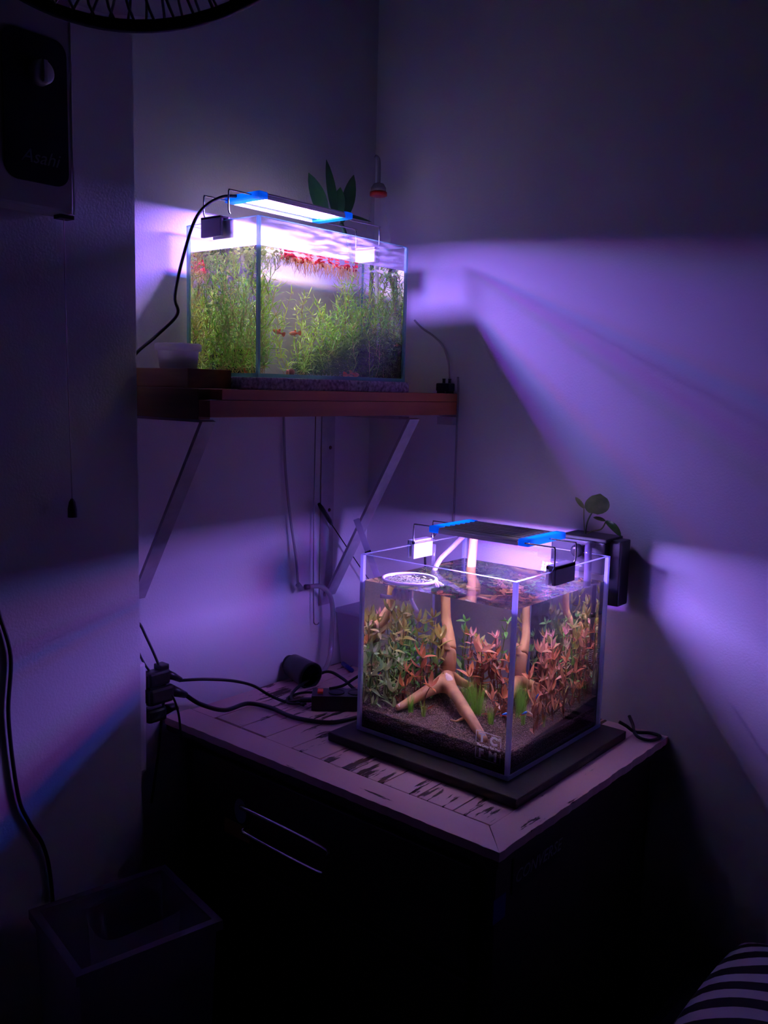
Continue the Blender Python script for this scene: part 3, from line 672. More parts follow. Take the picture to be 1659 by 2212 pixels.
obj('side_prong', MB().tube([RC+Vector((.047, .010, 0)), RC+Vector((.062, -.004, -.003))], .0022, 6), M_milk, rg, True)
mb = MB()
for i in range(620):
    a = random.random()*2*PI; r = .038*math.sqrt(random.random())
    if math.sin(a*1.0+.6)*r > .012 and random.random() < .75: continue
    if random.random() < .12: continue
    cx_, cy_ = RC.x+r*math.cos(a), RC.y+r*math.sin(a); q = random.uniform(.0013, .0022); n0 = len(mb.v); z = RC.z-.0022+random.random()*.0016
    mb.v += [(cx_+q*math.cos(t), cy_+q*math.sin(t)*.8, z+.0004*math.sin(t*2)) for t in [k*PI/3 for k in range(6)]]; mb.f.append(tuple(n0+k for k in range(6)))
obj('duckweed_patch', mb, M_duck, label='pale green duckweed floating inside the white ring', cat='duckweed', kind='stuff')
# clear return tube arching over the glass and airline
obj('return_tube', MB().tube(smooth_path([(.352, -.088, 1.085), (.350, -.102, 1.084), (.350, -.137, 1.073), (.350, -.172, 1.056), (.350, -.205, 1.040), (.349, -.222, 1.018), (.354, -.232, .995)], 6), .0046, 12), M_hose, None, True, label='milky clear tube curving down into the cube tank beside the driftwood', cat='tube')
obj('holder_tube', MB().tube([(.324, -.19, 1.062), (.324, -.19, 1.00)], .0035, 10), M_clear, None, True, label='clear upright tube inside the glass below the white clip', cat='tube')

# hang-on filter with intake and pothos
hf = thing('hang_on_filter', 'black hang-on filter box hooked on the back of the cube tank', 'filter', (.55, -.04, 1.0))
obj('body', MB().box((.497, -.074, 1.030), (.600, -.014, 1.086), .003), M_black, hf)
obj('lid', MB().box((.515, -.077, 1.0865), (.604, -.012, 1.0935), .002), M_black, hf)
obj('motor_column', MB().box((.596, -.056, .975), (.622, -.018, 1.090), .003), M_black, hf)
obj('side_panel', MB().box((.470, -.074, 1.045), (.499, -.020, 1.080), .002), M_clear, hf, label='clear smoky panel')
obj('spout', MB().box((.500, -.108, 1.040), (.560, -.074, 1.046), .001), M_clear, hf, label='clear outflow lip')
wf = MB()
for k in range(9): wf.tube([(.503+k*.0066, -.107, 1.044), (.503+k*.0066, -.112, 1.030), (.503+k*.0066, -.113, 1.022)], .0022, 6)
obj('water_curtain', wf, glass_pane_mat('falling_water', add=.25, rough=.05), hf, kind='stuff')
obj('intake_tube', MB().tube(smooth_path([(.578, -.045, 1.078), (.578, -.085, 1.082), (.582, -.098, 1.074), (.584, -.100, 1.05), (.585, -.100, .93), (.586, -.100, .910)], 6), .0062, 12), pbr('smoky_tube', (.10, .08, .14), .15, trans=.0, alpha=.75), hf, True)
obj('intake_collar', MB().lathe([(.0075, 0), (.0075, .008)], Matrix.Translation((.585, -.100, .962)), 16), M_black, hf, True)
stn = obj('strainer', MB().lathe([(.0045, 0), (.0052, .003), (.0052, .028), (.0060, .034)], Matrix.Translation((.586, -.100, .874)), 16), M_black, hf, True)
for k in range(8): obj('strainer_ring', MB().lathe([(.0056, 0), (.0062, .0007), (.0056, .0015)], Matrix.Translation((.586, -.100, .877+k*.0036)), 16), M_white, stn, True)
obj('elbow', MB().lathe([(.006, 0), (.011, .003), (.011, .012), (.006, .015)], orient((.556, -.080, 1.072), (.556, -.10, 1.066)), 16), M_black, hf, True)
obj('bubble_tube', MB().tube([(.560, -.099, 1.052), (.560, -.100, 1.012)], .0065, 12), M_clear, hf, True)
pt = thing('pothos_cutting', 'small variegated pothos cutting growing out of the black filter', 'plant', (.548, -.045, 1.094))
def bigleaf(name, c, tip, wid, up, mat, parent, n=8, fold=.25, cup=.0, blunt=.6):
    c, tip = Vector(c), Vector(tip); d = tip-c; L = d.length; d.normalize(); up = Vector(up); sd = d.cross(up).normalized(); nn = sd.cross(d)
    mb = MB()
    for i in range(n+1):
        t = i/n; hw = wid*.5*math.sin(PI*min(1, .04+t*.95))**blunt
        if i == n: hw = wid*.02
        p = c+d*L*t - nn*cup*math.sin(PI*t)
        mb.v += [tuple(p-sd*hw+nn*hw*fold), tuple(p-sd*hw*.5+nn*hw*fold*.35), tuple(p), tuple(p+sd*hw*.5+nn*hw*fold*.35), tuple(p+sd*hw+nn*hw*fold)]
    for i in range(n):
        for k in range(4): a = i*5+k; mb.f.append((a, a+5, a+6, a+1))
    return obj(name, mb, mat, parent, True)
obj('stem', MB().tube(smooth_path([(.548, -.045, 1.09), (.552, -.048, 1.115), (.562, -.05, 1.135)], 5), .0013, 6), M_pothos, pt, True)
obj('stem', MB().tube(smooth_path([(.547, -.045, 1.09), (.546, -.05, 1.12), (.545, -.05, 1.140)], 5), .0011, 6), M_pothos, pt, True)
obj('stem', MB().tube(smooth_path([(.549, -.045, 1.09), (.562, -.05, 1.100), (.580, -.05, 1.106), (.588, -.05, 1.120)], 5), .0014, 6), M_pothos, pt, True)
bigleaf('leaf', (.563, -.05, 1.132), (.577, -.055, 1.168), .044, (.7, -.7, .1), M_pothos, pt, blunt=.5)
bigleaf('leaf', (.546, -.05, 1.139), (.527, -.05, 1.157), .008, (.3, -1, .3), M_pothos, pt)
bigleaf('leaf', (.587, -.05, 1.121), (.566, -.055, 1.126), .009, (0, -.6, .8), M_pothos, pt)
bigleaf('leaf', (.588, -.05, 1.121), (.620, -.055, 1.098), .013, (.2, -.7, .7), M_pothos, pt, cup=-.006)

# ------------------------------------------------------------------ shelf
sh = thing('wall_shelf', 'brown wooden corner shelf on angled metal braces', 'shelf', (.11, -.3, 1.28))
obj('board', MB().box((.001, -.605, 1.316), (.2314, -.001, 1.3318), .001), M_wood, sh)
obj('front_rail', MB().box((.206, -.628, 1.290), (.2318, -.001, 1.3155), .001), M_wood, sh)
obj('end_rail', MB().box((.001, -.628, 1.286), (.2055, -.606, 1.3318), .001), M_wooddark, sh)
def brace(y, zb, wdt=.03, x1_=.215, post=True):
    mb = MB(); z1_ = 1.284
    mb.add([(.0035, y-wdt/2, zb), (.0035, y+wdt/2, zb), (x1_, y+wdt/2, z1_), (x1_, y-wdt/2, z1_), (.010, y-wdt/2, zb), (.010, y+wdt/2, zb), (x1_+.006, y+wdt/2, z1_-.002), (x1_+.006, y-wdt/2, z1_-.002)],
           [(0, 1, 2, 3), (7, 6, 5, 4), (0, 4, 5, 1), (1, 5, 6, 2), (2, 6, 7, 3), (3, 7, 4, 0)])
    obj('brace', mb, M_iron, sh)
    obj('bracket_arm', MB().box((.002, y-wdt/2, 1.281), (min(.195, x1_), y+wdt/2, 1.2855)), M_iron, sh)
    if not post: return
    vl = obj('bracket_post', MB().box((.0005, y-.026, zb-.02), (.0035, y+.012, 1.281)), M_iron, sh)
    for zz in (1.215, 1.085): obj('screw', MB().lathe([(.004, 0), (.003, .002)], Matrix.Translation((.0035, y-.001, zz)) @ Matrix.Rotation(PI/2, 4, 'Y'), 10), M_screw, vl, True)
brace(-.600, .975, .026, .190, False); brace(-.125, .905)
obj('foam_pad', MB().box((.016, -.512, 1.3320), (.208, -.128, 1.3514), .003), M_foam, label='speckled pale foam slab under the shelf tank', cat='pad')
obj('wood_block', MB().box((.004, -.605, 1.3322), (.152, -.519, 1.3620), .001), M_wooddark, label='dark short wood offcut lying at the shelf end', cat='wood block')
TL = Vector((.072, -.562, 1.3622))
tu = thing('plastic_tub', 'small round milky plastic tub standing on the wood offcut', 'tub', TL)
obj('cup', MB().lathe([(.029, 0), (.030, .003), (.0325, .027), (.0325, .030), (.031, .028), (.0285, .003)], Matrix.Translation(TL), 32, (1, 0)), M_milk, tu, True)
obj('rim', MB().lathe([(.0325, .028), (.037, .029), (.0375, .038), (.0355, .040), (.0325, .037), (.0325, .028)], Matrix.Translation(TL), 32, (0, 0)), M_milk, tu, True)
obj('contents', MB().lathe([(.001, .004), (.027, .004), (.028, .018), (.001, .020)], Matrix.Translation(TL), 24), M_soilbed, tu, True)
ap = thing('airline_clip', 'small black twin-nipple air valve on the shelf end by the corner', 'valve', (.215, -.02, 1.332))
obj('body', MB().box((.197, -.030, 1.336), (.229, -.008, 1.352), .003), M_black, ap)
obj('foot', MB().box((.199, -.028, 1.332), (.206, -.010, 1.337)), M_black, ap); obj('foot', MB().box((.220, -.028, 1.332), (.227, -.010, 1.337)), M_black, ap)
for xx in (.209, .223): obj('nipple', MB().lathe([(.0032, 0), (.0030, .006), (.0036, .010)], Matrix.Translation((xx, -.019, 1.351)), 12), M_black, ap, True)
cable('airline_hose', 'thin pale airline hose looping from behind the shelf tank to the black valve', [(.12, -.006, 1.478), (.140, -.006, 1.462), (.170, -.006, 1.445), (.196, -.008, 1.424), (.214, -.012, 1.392), (.223, -.019, 1.362)], .0021, M_hose, cat='hose')
cable('airline_hose', 'thin pale airline hose hanging over the shelf end on the plain wall', [(.236, -.010, 1.365), (.238, -.010, 1.33), (.238, -.010, 1.25), (.237, -.008, 1.15), (.236, -.006, 1.05)], .0021, M_hose, cat='hose')
obj('metal_plate', MB().box((.196, -.020, 1.270), (.234, -.004, 1.2855)), M_iron, label='small grey metal plate under the shelf end', cat='plate')
# bottle with airlift behind the shelf tank
bt = thing('plastic_bottle', 'clear plastic bottle with red neck ring in the corner behind the shelf tank', 'bottle', (.070, -.060, 1.332))
BM = Matrix.Translation((.070, -.070, 1.332))
obj('bottle_shell', MB().lathe([(.030, 0), (.036, .006), (.037, .10), (.036, .22), (.032, .28), (.020, .33), (.0145, .36), (.0135, .388), (.0135, .392)], BM, 28, (1, 0)), M_clear, bt, True)
obj('neck_ring', MB().lathe([(.0145, .384), (.0172, .385), (.0172, .392), (.0145, .393)], BM, 28), M_red, bt, True)
obj('cap', MB().lathe([(.0150, .393), (.0150, .400), (.010, .408), (.0045, .410)], BM, 24), M_hose, bt, True)
obj('lift_tube', MB().tube(smooth_path([(.070, -.070, 1.742), (.070, -.070, 1.775), (.069, -.072, 1.788), (.066, -.078, 1.792)], 6), .0034, 10), M_hose, bt, True)
# dark leaved plant behind lamp
ag = thing('potted_succulent', 'dark pointed-leaf plant in a small pot behind the shelf lamp', 'plant', (.045, -.105, 1.332))
obj('pot', MB().lathe([(.018, 0), (.024, .06), (.026, .20), (.022, .20)], Matrix.Translation((.045, -.127+.02, 1.332)), 20), M_black, ag, True)
obj('stem', MB().tube(smooth_path([(.045, -.107, 1.52), (.045, -.12, 1.60), (.045, -.150, 1.655)], 6), .004, 8), M_agave, ag, True)
for a, b, wdt, up in (((.045, -.165, 1.655), (.045, -.195, 1.765), .020, (1, -.4, 0)), ((.045, -.150, 1.655), (.05, -.122, 1.750), .030, (1, -.2, .2)), ((.045, -.190, 1.65), (.035, -.232, 1.735), .032, (1, -.4, 0)),
                      ((.045, -.150, 1.670), (.055, -.070, 1.668), .022, (.5, -.2, .9)), ((.045, -.165, 1.655), (.05, -.160, 1.72), .026, (1, -.6, .2)), ((.045, -.155, 1.66), (.04, -.135, 1.70), .03, (1, -.5, .1))):
    bigleaf('leaf', a, b, wdt, up, M_agave, ag, blunt=.8)

# ------------------------------------------------------------------ shelf tank contents
def weed(pts, mat, spacing, ll, name, label, group, nl=4, wd=.0015):
    top_ = max(p.z for p in pts); hw = 'reaching the surface' if top_ > 1.535 else ('reaching two thirds up' if top_ > 1.49 else 'staying low')
    cw_ = {'weed_light': 'bright yellow-green', 'weed_mid': 'deeper green', 'weed_tan': 'tan'}[mat.name]
    label = cw_+' '+label+', '+hw; group = cw_+' '+group+' '+hw
    base = pts[0]; g = thing(name, label, 'plant', tuple(base), group)
    path = smooth_path(pts, 6)
    obj('stem', MB().tube(path[::2], .0005, 4, False), M_weed[2], g)
    mb = MB(); acc = 0; last = path[0]; ang = random.random()*6
    for p in path[1:]:
        acc += (p-last).length; last = p
        if acc < spacing: continue
        acc = 0; ang += .8
        for j in range(nl):
            a = ang+2*PI*j/nl+random.uniform(-.5, .5); el = random.uniform(-.1, 1.0); L = ll*random.uniform(.55, 1.25)
            d = Vector((math.cos(a)*math.cos(el), math.sin(a)*math.cos(el), math.sin(el))); cz = random.uniform(-.45, .35)
            Q = [p, p+d*L*.4, p+d*L*.75+Vector((0, 0, L*cz*.35)), p+d*L+Vector((0, 0, L*cz))]
            for q in Q[1:]: q.x = min(max(q.x, .029), .1955); q.y = min(max(q.y, -.501), -.140); q.z = min(q.z, 1.553)
            sd = Vector((-math.sin(a), math.cos(a), random.uniform(-.6, .6))).normalized()*wd*.75; n0 = len(mb.v)
            mb.v += [tuple(Q[0]-sd*.4), tuple(Q[0]+sd*.4), tuple(Q[1]-sd), tuple(Q[1]+sd), tuple(Q[2]-sd*.8), tuple(Q[2]+sd*.8), tuple(Q[3])]
            mb.f += [(n0, n0+1, n0+3, n0+2), (n0+2, n0+3, n0+5, n0+4), (n0+4, n0+5, n0+6)]
    obj('leaf_whorls', mb, mat, g, kind='stuff')
def wander(x, y, z0, z1, sx, sy, n=5):
    P = [Vector((x, y, z0))]
    for i in range(1, n+1):
        p = P[-1]+Vector((random.uniform(-sx, sx), random.uniform(-sy, sy), (z1-z0)/n)); p.x = min(max(p.x, .034), .190); p.y = min(max(p.y, -.496), -.145); P.append(p)
    return P
cnt = 0
while cnt < 44:
    x = random.uniform(.036, .180); y = random.uniform(-.494, -.385)
    if y > -.492+(.197-x)*.62: continue
    top = random.choice((1.46, 1.50, 1.53, 1.545, 1.548)); m = random.choice((0, 0, 1, 1, 0, 1, 0, 2))
    weed(wander(x, y, 1.358, top, .026, .014), M_weed[m], .0115, .023, 'water_weed', 'feathery weed stem behind the short shelf tank pane', 'water weed stems behind the short pane'); cnt += 1
# curly sprays in the open middle
for (x, y, t) in ((.15, -.40, 1.42), (.12, -.395, 1.45), (.14, -.375, 1.47), (.10, -.385, 1.46), (.13, -.36, 1.49), (.11, -.345, 1.50), (.155, -.365, 1.44), (.09, -.37, 1.43), (.15, -.345, 1.47), (.12, -.32, 1.49), (.16, -.385, 1.40)):
    weed(wander(x, y, 1.358, t, .016, .014), M_weed[random.choice((0, 1, 0))], .0075, .017, 'water_weed', 'loose weed spray in the open middle', 'loose weed sprays in the open middle')
for i in range(46):
    x = random.uniform(.05, .188); y = random.uniform(-.335, -.148)
    t = 1.47+.07*random.random() if y > -.25 else 1.44+.05*random.random()
    weed(wander(x, y, 1.40 if random.random() < .5 else 1.36, t, .018, .014), M_weed[random.choice((1, 0, 1, 1))], .0095, .019, 'water_weed', 'weed stem above the dark moss heap', 'water weed stems above the moss heap')
for i in range(16):
    x = random.uniform(.08, .188); y = random.uniform(-.21, -.145)
    weed(wander(x, y, 1.44, 1.548, .022, .014), M_weed[random.choice((0, 1))], .0095, .019, 'water_weed', 'weed stem by the far seam', 'tall weed stems by the far seam')
# moss heap
mb, mb2 = MB(), MB()
for i in range(9500):
    y = -.335+.19*random.random(); x = random.uniform(.035, .190)
    hmax = 1.36+.085*math.sin(PI*min(1, max(0, (y+.345)/.30)))**.7*(.7+.3*x/.19); z = 1.357+(hmax-1.357)*random.random()**.8
    L = random.uniform(.004, .012); a = random.random()*2*PI; el = random.uniform(-.3, 1.2)
    d = Vector((math.cos(a)*math.cos(el), math.sin(a)*math.cos(el), math.sin(el)))*L; p = Vector((x, y, z)); q = p+d; r_ = q+Vector((random.uniform(-1, 1), random.uniform(-1, 1), random.uniform(-.5, .8)))*L*.5
    for v in (q, r_):
        v.x = min(max(v.x, .029), .1955); v.y = min(max(v.y, -.5), -.140); v.z = max(v.z, 1.357)
    sd = d.cross(Vector((random.uniform(-1, 1), random.uniform(-1, 1), .5))).normalized()*.0006
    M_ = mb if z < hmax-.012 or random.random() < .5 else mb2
    n0 = len(M_.v); M_.v += [tuple(p-sd), tuple(p+sd), tuple(q+sd), tuple(q-sd), tuple(r_)]; M_.f += [(n0, n0+1, n0+2, n0+3), (n0+3, n0+2, n0+4)]
obj('moss_heap', mb, M_moss, label='dense dark green moss heap at the bottom of the shelf tank', cat='moss', kind='stuff')
obj('moss_fringe', mb2, M_mossb, label='lighter moss strands fringing the dark moss heap', cat='moss', kind='stuff')
obj('filter_sponge', MB().lathe([(.012, 0), (.026, .006), (.026, .055), (.014, .062), (.006, .064)], Matrix.Translation((.120, -.200, 1.357)), 20), M_black, None, True, label='black sponge filter buried in the moss', cat='filter')
obj('filter_pipe', MB().tube([(.120, -.200, 1.42), (.124, -.185, 1.47), (.10, -.165, 1.553)], .005, 10), pbr('pipe_green', (.10, .16, .10), .4), None, True, label='dark pipe slanting up from the sponge filter', cat='pipe')
obj('filter_pipe', MB().tube([(.150, -.175, 1.42), (.130, -.168, 1.50), (.12, -.165, 1.553)], .005, 10), M_white, None, True, label='pale pipe slanting up through the weed near the far seam', cat='pipe')
# floating plants
def floater(name, label, x, y, R_, mat, nleaf, rootlen, nroot, mroot, group):
    g = thing(name, label, 'plant', (x, y, 1.553), group)
    for i in range(nleaf):
        a = random.random()*2*PI; r = R_*math.sqrt(random.random()); c = Vector((x+r*math.cos(a)*.7, y+r*math.sin(a), 1.5535-random.random()*.010)); c.x = min(c.x, .19)
        s_ = random.uniform(.0035, .0065); up = Vector((random.uniform(-.8, .8), random.uniform(-.8, .8), 1)).normalized(); u = up.cross(Vector((1, .2, 0))).normalized(); v = up.cross(u)
        mb = MB(); mb.v = [tuple(c)]+[tuple(c+(u*math.cos(k*PI/4)+v*math.sin(k*PI/4)*.75)*s_+up*s_*.3) for k in range(8)]; mb.v = [(a_, b_, min(c_, 1.5552)) for a_, b_, c_ in mb.v]; mb.f = [(0, 1+k, 1+(k+1) % 8) for k in range(8)]
        obj('leaf', mb, mat, g, True)
    mb = MB()
    for i in range(nroot):
        p = Vector((min(x+random.uniform(-.7, .7)*R_, .19), y+random.uniform(-1, 1)*R_, 1.549)); L = rootlen*random.uniform(.4, 1.1); q = p+Vector((random.uniform(-.35, .35)*L, random.uniform(-.35, .35)*L, -L*.55)); r_ = q+Vector((random.uniform(-.4, .4)*L, random.uniform(-.4, .4)*L, -L*.4))
        q.x = min(q.x, .194); r_.x = min(r_.x, .194); sd = Vector((.3, .9, 0)).normalized()*.0005; n0 = len(mb.v)
        mb.v += [tuple(p-sd), tuple(p+sd), tuple(q+sd), tuple(q-sd), tuple(r_)]; mb.f += [(n0, n0+1, n0+2, n0+3), (n0+3, n0+2, n0+4)]
    obj('root', mb, mroot, g, kind='stuff')
reds = [(.168, -.432), (.165, -.412), (.160, -.393), (.158, -.372), (.160, -.350), (.160, -.328), (.158, -.306), (.160, -.282), (.160, -.262)]
rl = ['nearest the clear seam', 'second along the row from the clear seam', 'with magenta leaves in the row', 'in the dense middle of the row', 'with bright red upright leaves', 'over long orange roots', 'next to the white clip side group', 'beside the last plant of the row', 'ending the row under the white clip']
for (x, y), l in zip(reds, rl):
    floater('red_floating_plant', 'red floating plant '+l, x, y, .013, M_redfl, 11, .032 if y > -.40 else .018, 26, M_root, 'red floating plants at the shelf tank surface')
for i, (x, y) in enumerate(((.150, -.470), (.120, -.480), (.090, -.485), (.06, -.482), (.178, -.452), (.11, -.46), (.05, -.46), (.14, -.450))):
    floater('pale_floating_plant', 'pale yellow-green floating plant trailing roots above the feathery weed', x, y, .012, M_palefl, 6, .03, 18, M_palefl, 'pale floating plants above the feathery weed')
sn = thing('snail', 'zebra-striped snail with orange foot on the bottom glass', 'snail', (.186, -.424, 1.357))
zs = stripes('snail_stripes', (.75, .28, .10), (.01, .01, .01), 260, .45, 1.5, 'Y')
obj('shell', MB().lathe([(.001, 0), (.005, .0015), (.0068, .006), (.005, .010), (.001, .012)], Matrix.Translation((.184, -.421, 1.3560)) @ Matrix.Diagonal((1, 1.15, 1, 1)), 16), zs, sn, True)
obj('foot', MB().lathe([(.001, 0), (.0032, .002), (.0036, .007), (.001, .010)], Matrix.Translation((.186, -.4305, 1.3562)), 12), M_fish, sn, True)

# ------------------------------------------------------------------ things between the cabinet and the corner
cable('airline_hose', 'milky airline hose hanging down the wall above the black cylinder', [(.006, -.262, 1.28), (.008, -.258, 1.18), (.012, -.247, 1.081), (.018, -.236, 1.0), (.020, -.231, .943)], .0026, M_hose, cat='hose')
vk = thing('hose_connector', 'dark hose joint tying two airline hoses on the wall', 'connector', (.022, -.22, .935))
obj('body', MB().tube([(.020, -.232, .946), (.022, -.222, .934)], .0055, 10), M_hose, vk, True)
obj('collar', MB().tube([(.023, -.214, .938), (.024, -.204, .937)], .0055, 10), pbr('joint_dark', (.12, .08, .12), .5), vk, True)
cable('airline_hose', 'thicker milky hose bending from the joint down to the black cylinder', [(.024, -.204, .937), (.030, -.178, .935), (.036, -.158, .918), (.040, -.150, .885), (.044, -.156, .825), (.055, -.172, .790), (.068, -.205, .770), (.060, -.232, .775)], .0052, M_hose, cat='hose')
bl = thing('black_cylinder', 'short glossy black cylinder lying on the cabinet against the wall', 'pump', (.04, -.26, .75))
CM = orient((.012, -.238, .779), (.060, -.246, .774)) @ Matrix.Scale(1.22, 4)
obj('barrel', MB().lathe([(.017, 0), (.019, .002), (.021, .030), (.0225, .050), (.0225, .054), (.019, .055), (.018, .050)], CM, 28), M_black, bl, True)
obj('tail_cone', MB().lathe([(.006, -.018), (.013, -.012), (.016, 0)], CM, 20), M_black, bl, True)
obj('front_lens', MB().lathe([(.018, .052), (.001, .050)], CM, 24), pbr('gloss_black', (.004, .004, .005), .06), bl, True)
hk = obj('hook_rod', MB().tube(smooth_path([(.010, -.178, 1.284), (.010, -.178, 1.0), (.011, -.176, .87), (.012, -.174, .853), (.014, -.168, .850), (.014, -.163, .853)], 5), .0012, 6), M_steel, None, True, label='thin straight wire with hooked end hanging under the shelf', cat='wire')
nt_ = thing('long_tweezers', 'thin black rod tool with thick grip leaning by the wall corner', 'tool', (.02, -.04, .94))
obj('grip', MB().tube([(.020, -.175, 1.104), (.020, -.168, 1.096), (.020, -.142, 1.066), (.020, -.136, 1.058)], [.003, .0048, .0048, .003], 10), M_black, nt_, True)
obj('rod', MB().tube([(.020, -.138, 1.060), (.030, -.043, .945), (.04, .0-.012, .905)], .0013, 6), M_black, nt_, True)
la = thing('white_ladle_handle', 'pale flat handle with one black band leaning behind the cube tank', 'handle', (.14, -.16, .95))
def flatbar(p, q, w_, t_, mat, nm, par):
    p, q = Vector(p), Vector(q); d = (q-p).normalized(); nn = Vector((.62, -.77, 0)); sd = d.cross(nn).normalized(); nn = sd.cross(d)
    mb = MB(); vs = []
    for c in (p, q):
        for a, b in ((-1, -1), (1, -1), (1, 1), (-1, 1)): vs.append(c+sd*a*w_/2+nn*b*t_/2)
    mb.add(vs, [(3, 2, 1, 0), (4, 5, 6, 7), (0, 1, 5, 4), (1, 2, 6, 5), (2, 3, 7, 6), (3, 0, 4, 7)]); return obj(nm, mb, mat, par)
flatbar((.109, -.160, 1.081), (.167, -.160, .974), .012, .004, M_milk, 'handle', la)
flatbar((.1415, -.1610, 1.0210), (.1435, -.1610, 1.0173), .0126, .0052, M_black, 'band', la)
bw = thing('plastic_cup', 'wide milky plastic cup standing behind the cube tank', 'cup', (.168, -.150, .75))
obj('cup_wall', MB().lathe([(.026, 0), (.030, .05), (.036, .205), (.0365, .207), (.0345, .205), (.028, .05), (.024, .003)], Matrix.Translation((.168, -.150, .7502)), 32, (1, 0)), M_clear, bw, True)
obj('rim', MB().lathe([(.036, .205), (.0375, .207), (.036, .209), (.036, .205)], Matrix.Translation((.168, -.150, .7502)), 32, (0, 0)), M_milk, bw, True)
bxx = thing('storage_box', 'milky lidded plastic box on the cabinet in the room corner', 'box', (.04, -.05, .75))
def taper(x0, y0, x1, y1, z0, z1, g):
    return [(x0+g, y0+g, z0), (x1-g, y0+g, z0), (x1-g, y1-g, z0), (x0+g, y1-g, z0), (x0, y0, z1), (x1, y0, z1), (x1, y1, z1), (x0, y1, z1)], [(3, 2, 1, 0), (4, 5, 6, 7), (0, 1, 5, 4), (1, 2, 6, 5), (2, 3, 7, 6), (3, 0, 4, 7)]
obj('box_body', MB().add(*taper(.004, -.098, .078, -.020, .7502, .862, .008)), M_milk, bxx)
obj('lid', MB().box((.002, -.101, .862), (.081, -.017, .873), .003), M_milk, bxx)
obj('marker_pen', MB().tube([(.030, -.103, .755), (.075, -.125, .755)], .0048, 10), M_blue, None, True, label='dark blue marker pen lying in front of the milky box', cat='pen')
# power strip and cables
ps = thing('power_strip', 'black power strip with red switch beside the cube tank', 'power strip', (.215, -.30, .75))
A0 = Vector((.155, -.325, .7505)); dirp = Vector((.75, .66, 0)).normalized(); sdp = Vector((-dirp.y, dirp.x, 0))
def obox(o, d, s_, l, w_, z0, z1):
    p = [o-s_*w_/2, o+d*l-s_*w_/2, o+d*l+s_*w_/2, o+s_*w_/2]
    return [(q.x, q.y, z0) for q in p]+[(q.x, q.y, z1) for q in p], [(3, 2, 1, 0), (4, 5, 6, 7), (0, 1, 5, 4), (1, 2, 6, 5), (2, 3, 7, 6), (3, 0, 4, 7)]
obj('body', MB().add(*obox(A0, dirp, sdp, .145, .046, .7505, .778)), M_black, ps)
obj('switch', MB().add(*obox(A0+dirp*.010+sdp*.0, dirp, sdp, .010, .016, .778, .782)), pbr('red_switch', (.8, .05, .02), .4), ps, label='red rocker switch')
for k in range(3): obj('socket_face', MB().lathe([(.015, .778), (.015, .7795), (.012, .7785)], Matrix.Translation(A0+dirp*(.045+k*.036)-Vector((0, 0, .7505))), 16), M_rubber, ps)
obj('strain_relief', MB().tube([(.155, -.325, .763), (.135, -.335, .760)], .005, 8), M_black, ps)
cable('power_cable', 'thick black cable sagging along the cabinet front from plugs to power strip', [(.052, -.535, .800), (.075, -.52, .785), (.085, -.475, .765), (.072, -.41, .757), (.115, -.392, .755), (.165, -.395, .754), (.205, -.388, .754), (.245, -.365, .754), (.262, -.32, .755)], .0040)
cable('power_cable', 'slimmer black cable arching from the upper plug to the power strip', [(.045, -.540, .826), (.06, -.50, .822), (.065, -.44, .806), (.06, -.385, .782), (.075, -.36, .762), (.110, -.350, .755), (.138, -.334, .760)], .0028)
cable('power_cable', 'black cable loop humping up behind the power strip', [(.150, -.342, .756), (.112, -.335, .755), (.085, -.305, .756), (.070, -.255, .762), (.085, -.212, .775), (.120, -.205, .768), (.165, -.215, .757), (.21, -.225, .754)], .0030)
cable('power_cable', 'black cable coiled flat in front of the power strip', [(.150, -.335, .757), (.12, -.352, .755), (.095, -.325, .754), (.10, -.29, .755), (.135, -.272, .757), (.175, -.262, .756)], .0026)
cable('power_cable', 'black cable rising from the red switch toward the cube tank', [(.175, -.300, .783), (.195, -.285, .790), (.20, -.25, .80), (.215, -.21, .815), (.25, -.19, .826), (.275, -.17, .80)], .0028)
cable('power_cable', 'black cable loop lying on the cabinet edge past the cube tank', [(.640, -.060, .775), (.650, -.052, .768), (.662, -.040, .757), (.680, -.022, .755), (.697, -.020, .754), (.701, -.034, .754), (.693, -.052, .754), (.676, -.055, .755), (.662, -.045, .758), (.652, -.030, .765), (.640, -.02, .775)], .0030)
# plugs on the hidden side of the pillar
ol = thing('wall_socket', 'white extension socket on the hidden side of the wall pillar', 'socket', (.05, -.64, .78))
obj('socket_box', MB().box((.022, -.6575, .690), (.060, -.622, .880), .005), M_white, ol)
for zz in (.862, .80): obj('socket_face', MB().box((.026, -.622, zz-.03), (.057, -.6205, zz+.008)), M_white, ol)
pl = thing('power_plug', 'black upper plug in the white extension socket', 'plug', (.05, -.60, .85))
obj('body', MB().box((.036, -.616, .832), (.060, -.572, .858), .005), M_black, pl)
obj('strain_relief', MB().tube([(.047, -.574, .846), (.045, -.555, .837), (.045, -.540, .827)], [.009, .0065, .0045], 10), M_black, pl, True)
obj('prong_cover', MB().box((.036, -.590, .856), (.056, -.572, .866), .002), M_black, pl)
pl2 = thing('power_plug', 'black middle plug feeding the thick front cable', 'plug', (.05, -.60, .82))
obj('body', MB().box((.034, -.616, .800), (.062, -.565, .830), .006), M_black, pl2)
obj('strain_relief', MB().tube([(.050, -.570, .818), (.052, -.550, .808), (.052, -.535, .800)], [.011, .008, .0055], 10), M_black, pl2, True)
pl3 = thing('power_plug', 'dark lowest plug pointing over the cabinet edge', 'plug', (.05, -.60, .785))
obj('body', MB().box((.034, -.616, .770), (.060, -.580, .794), .005), M_black, pl3)
obj('tip', MB().tube([(.048, -.582, .783), (.05, -.560, .785), (.05, -.550, .779)], [.010, .007, .003], 10), M_black, pl3, True)
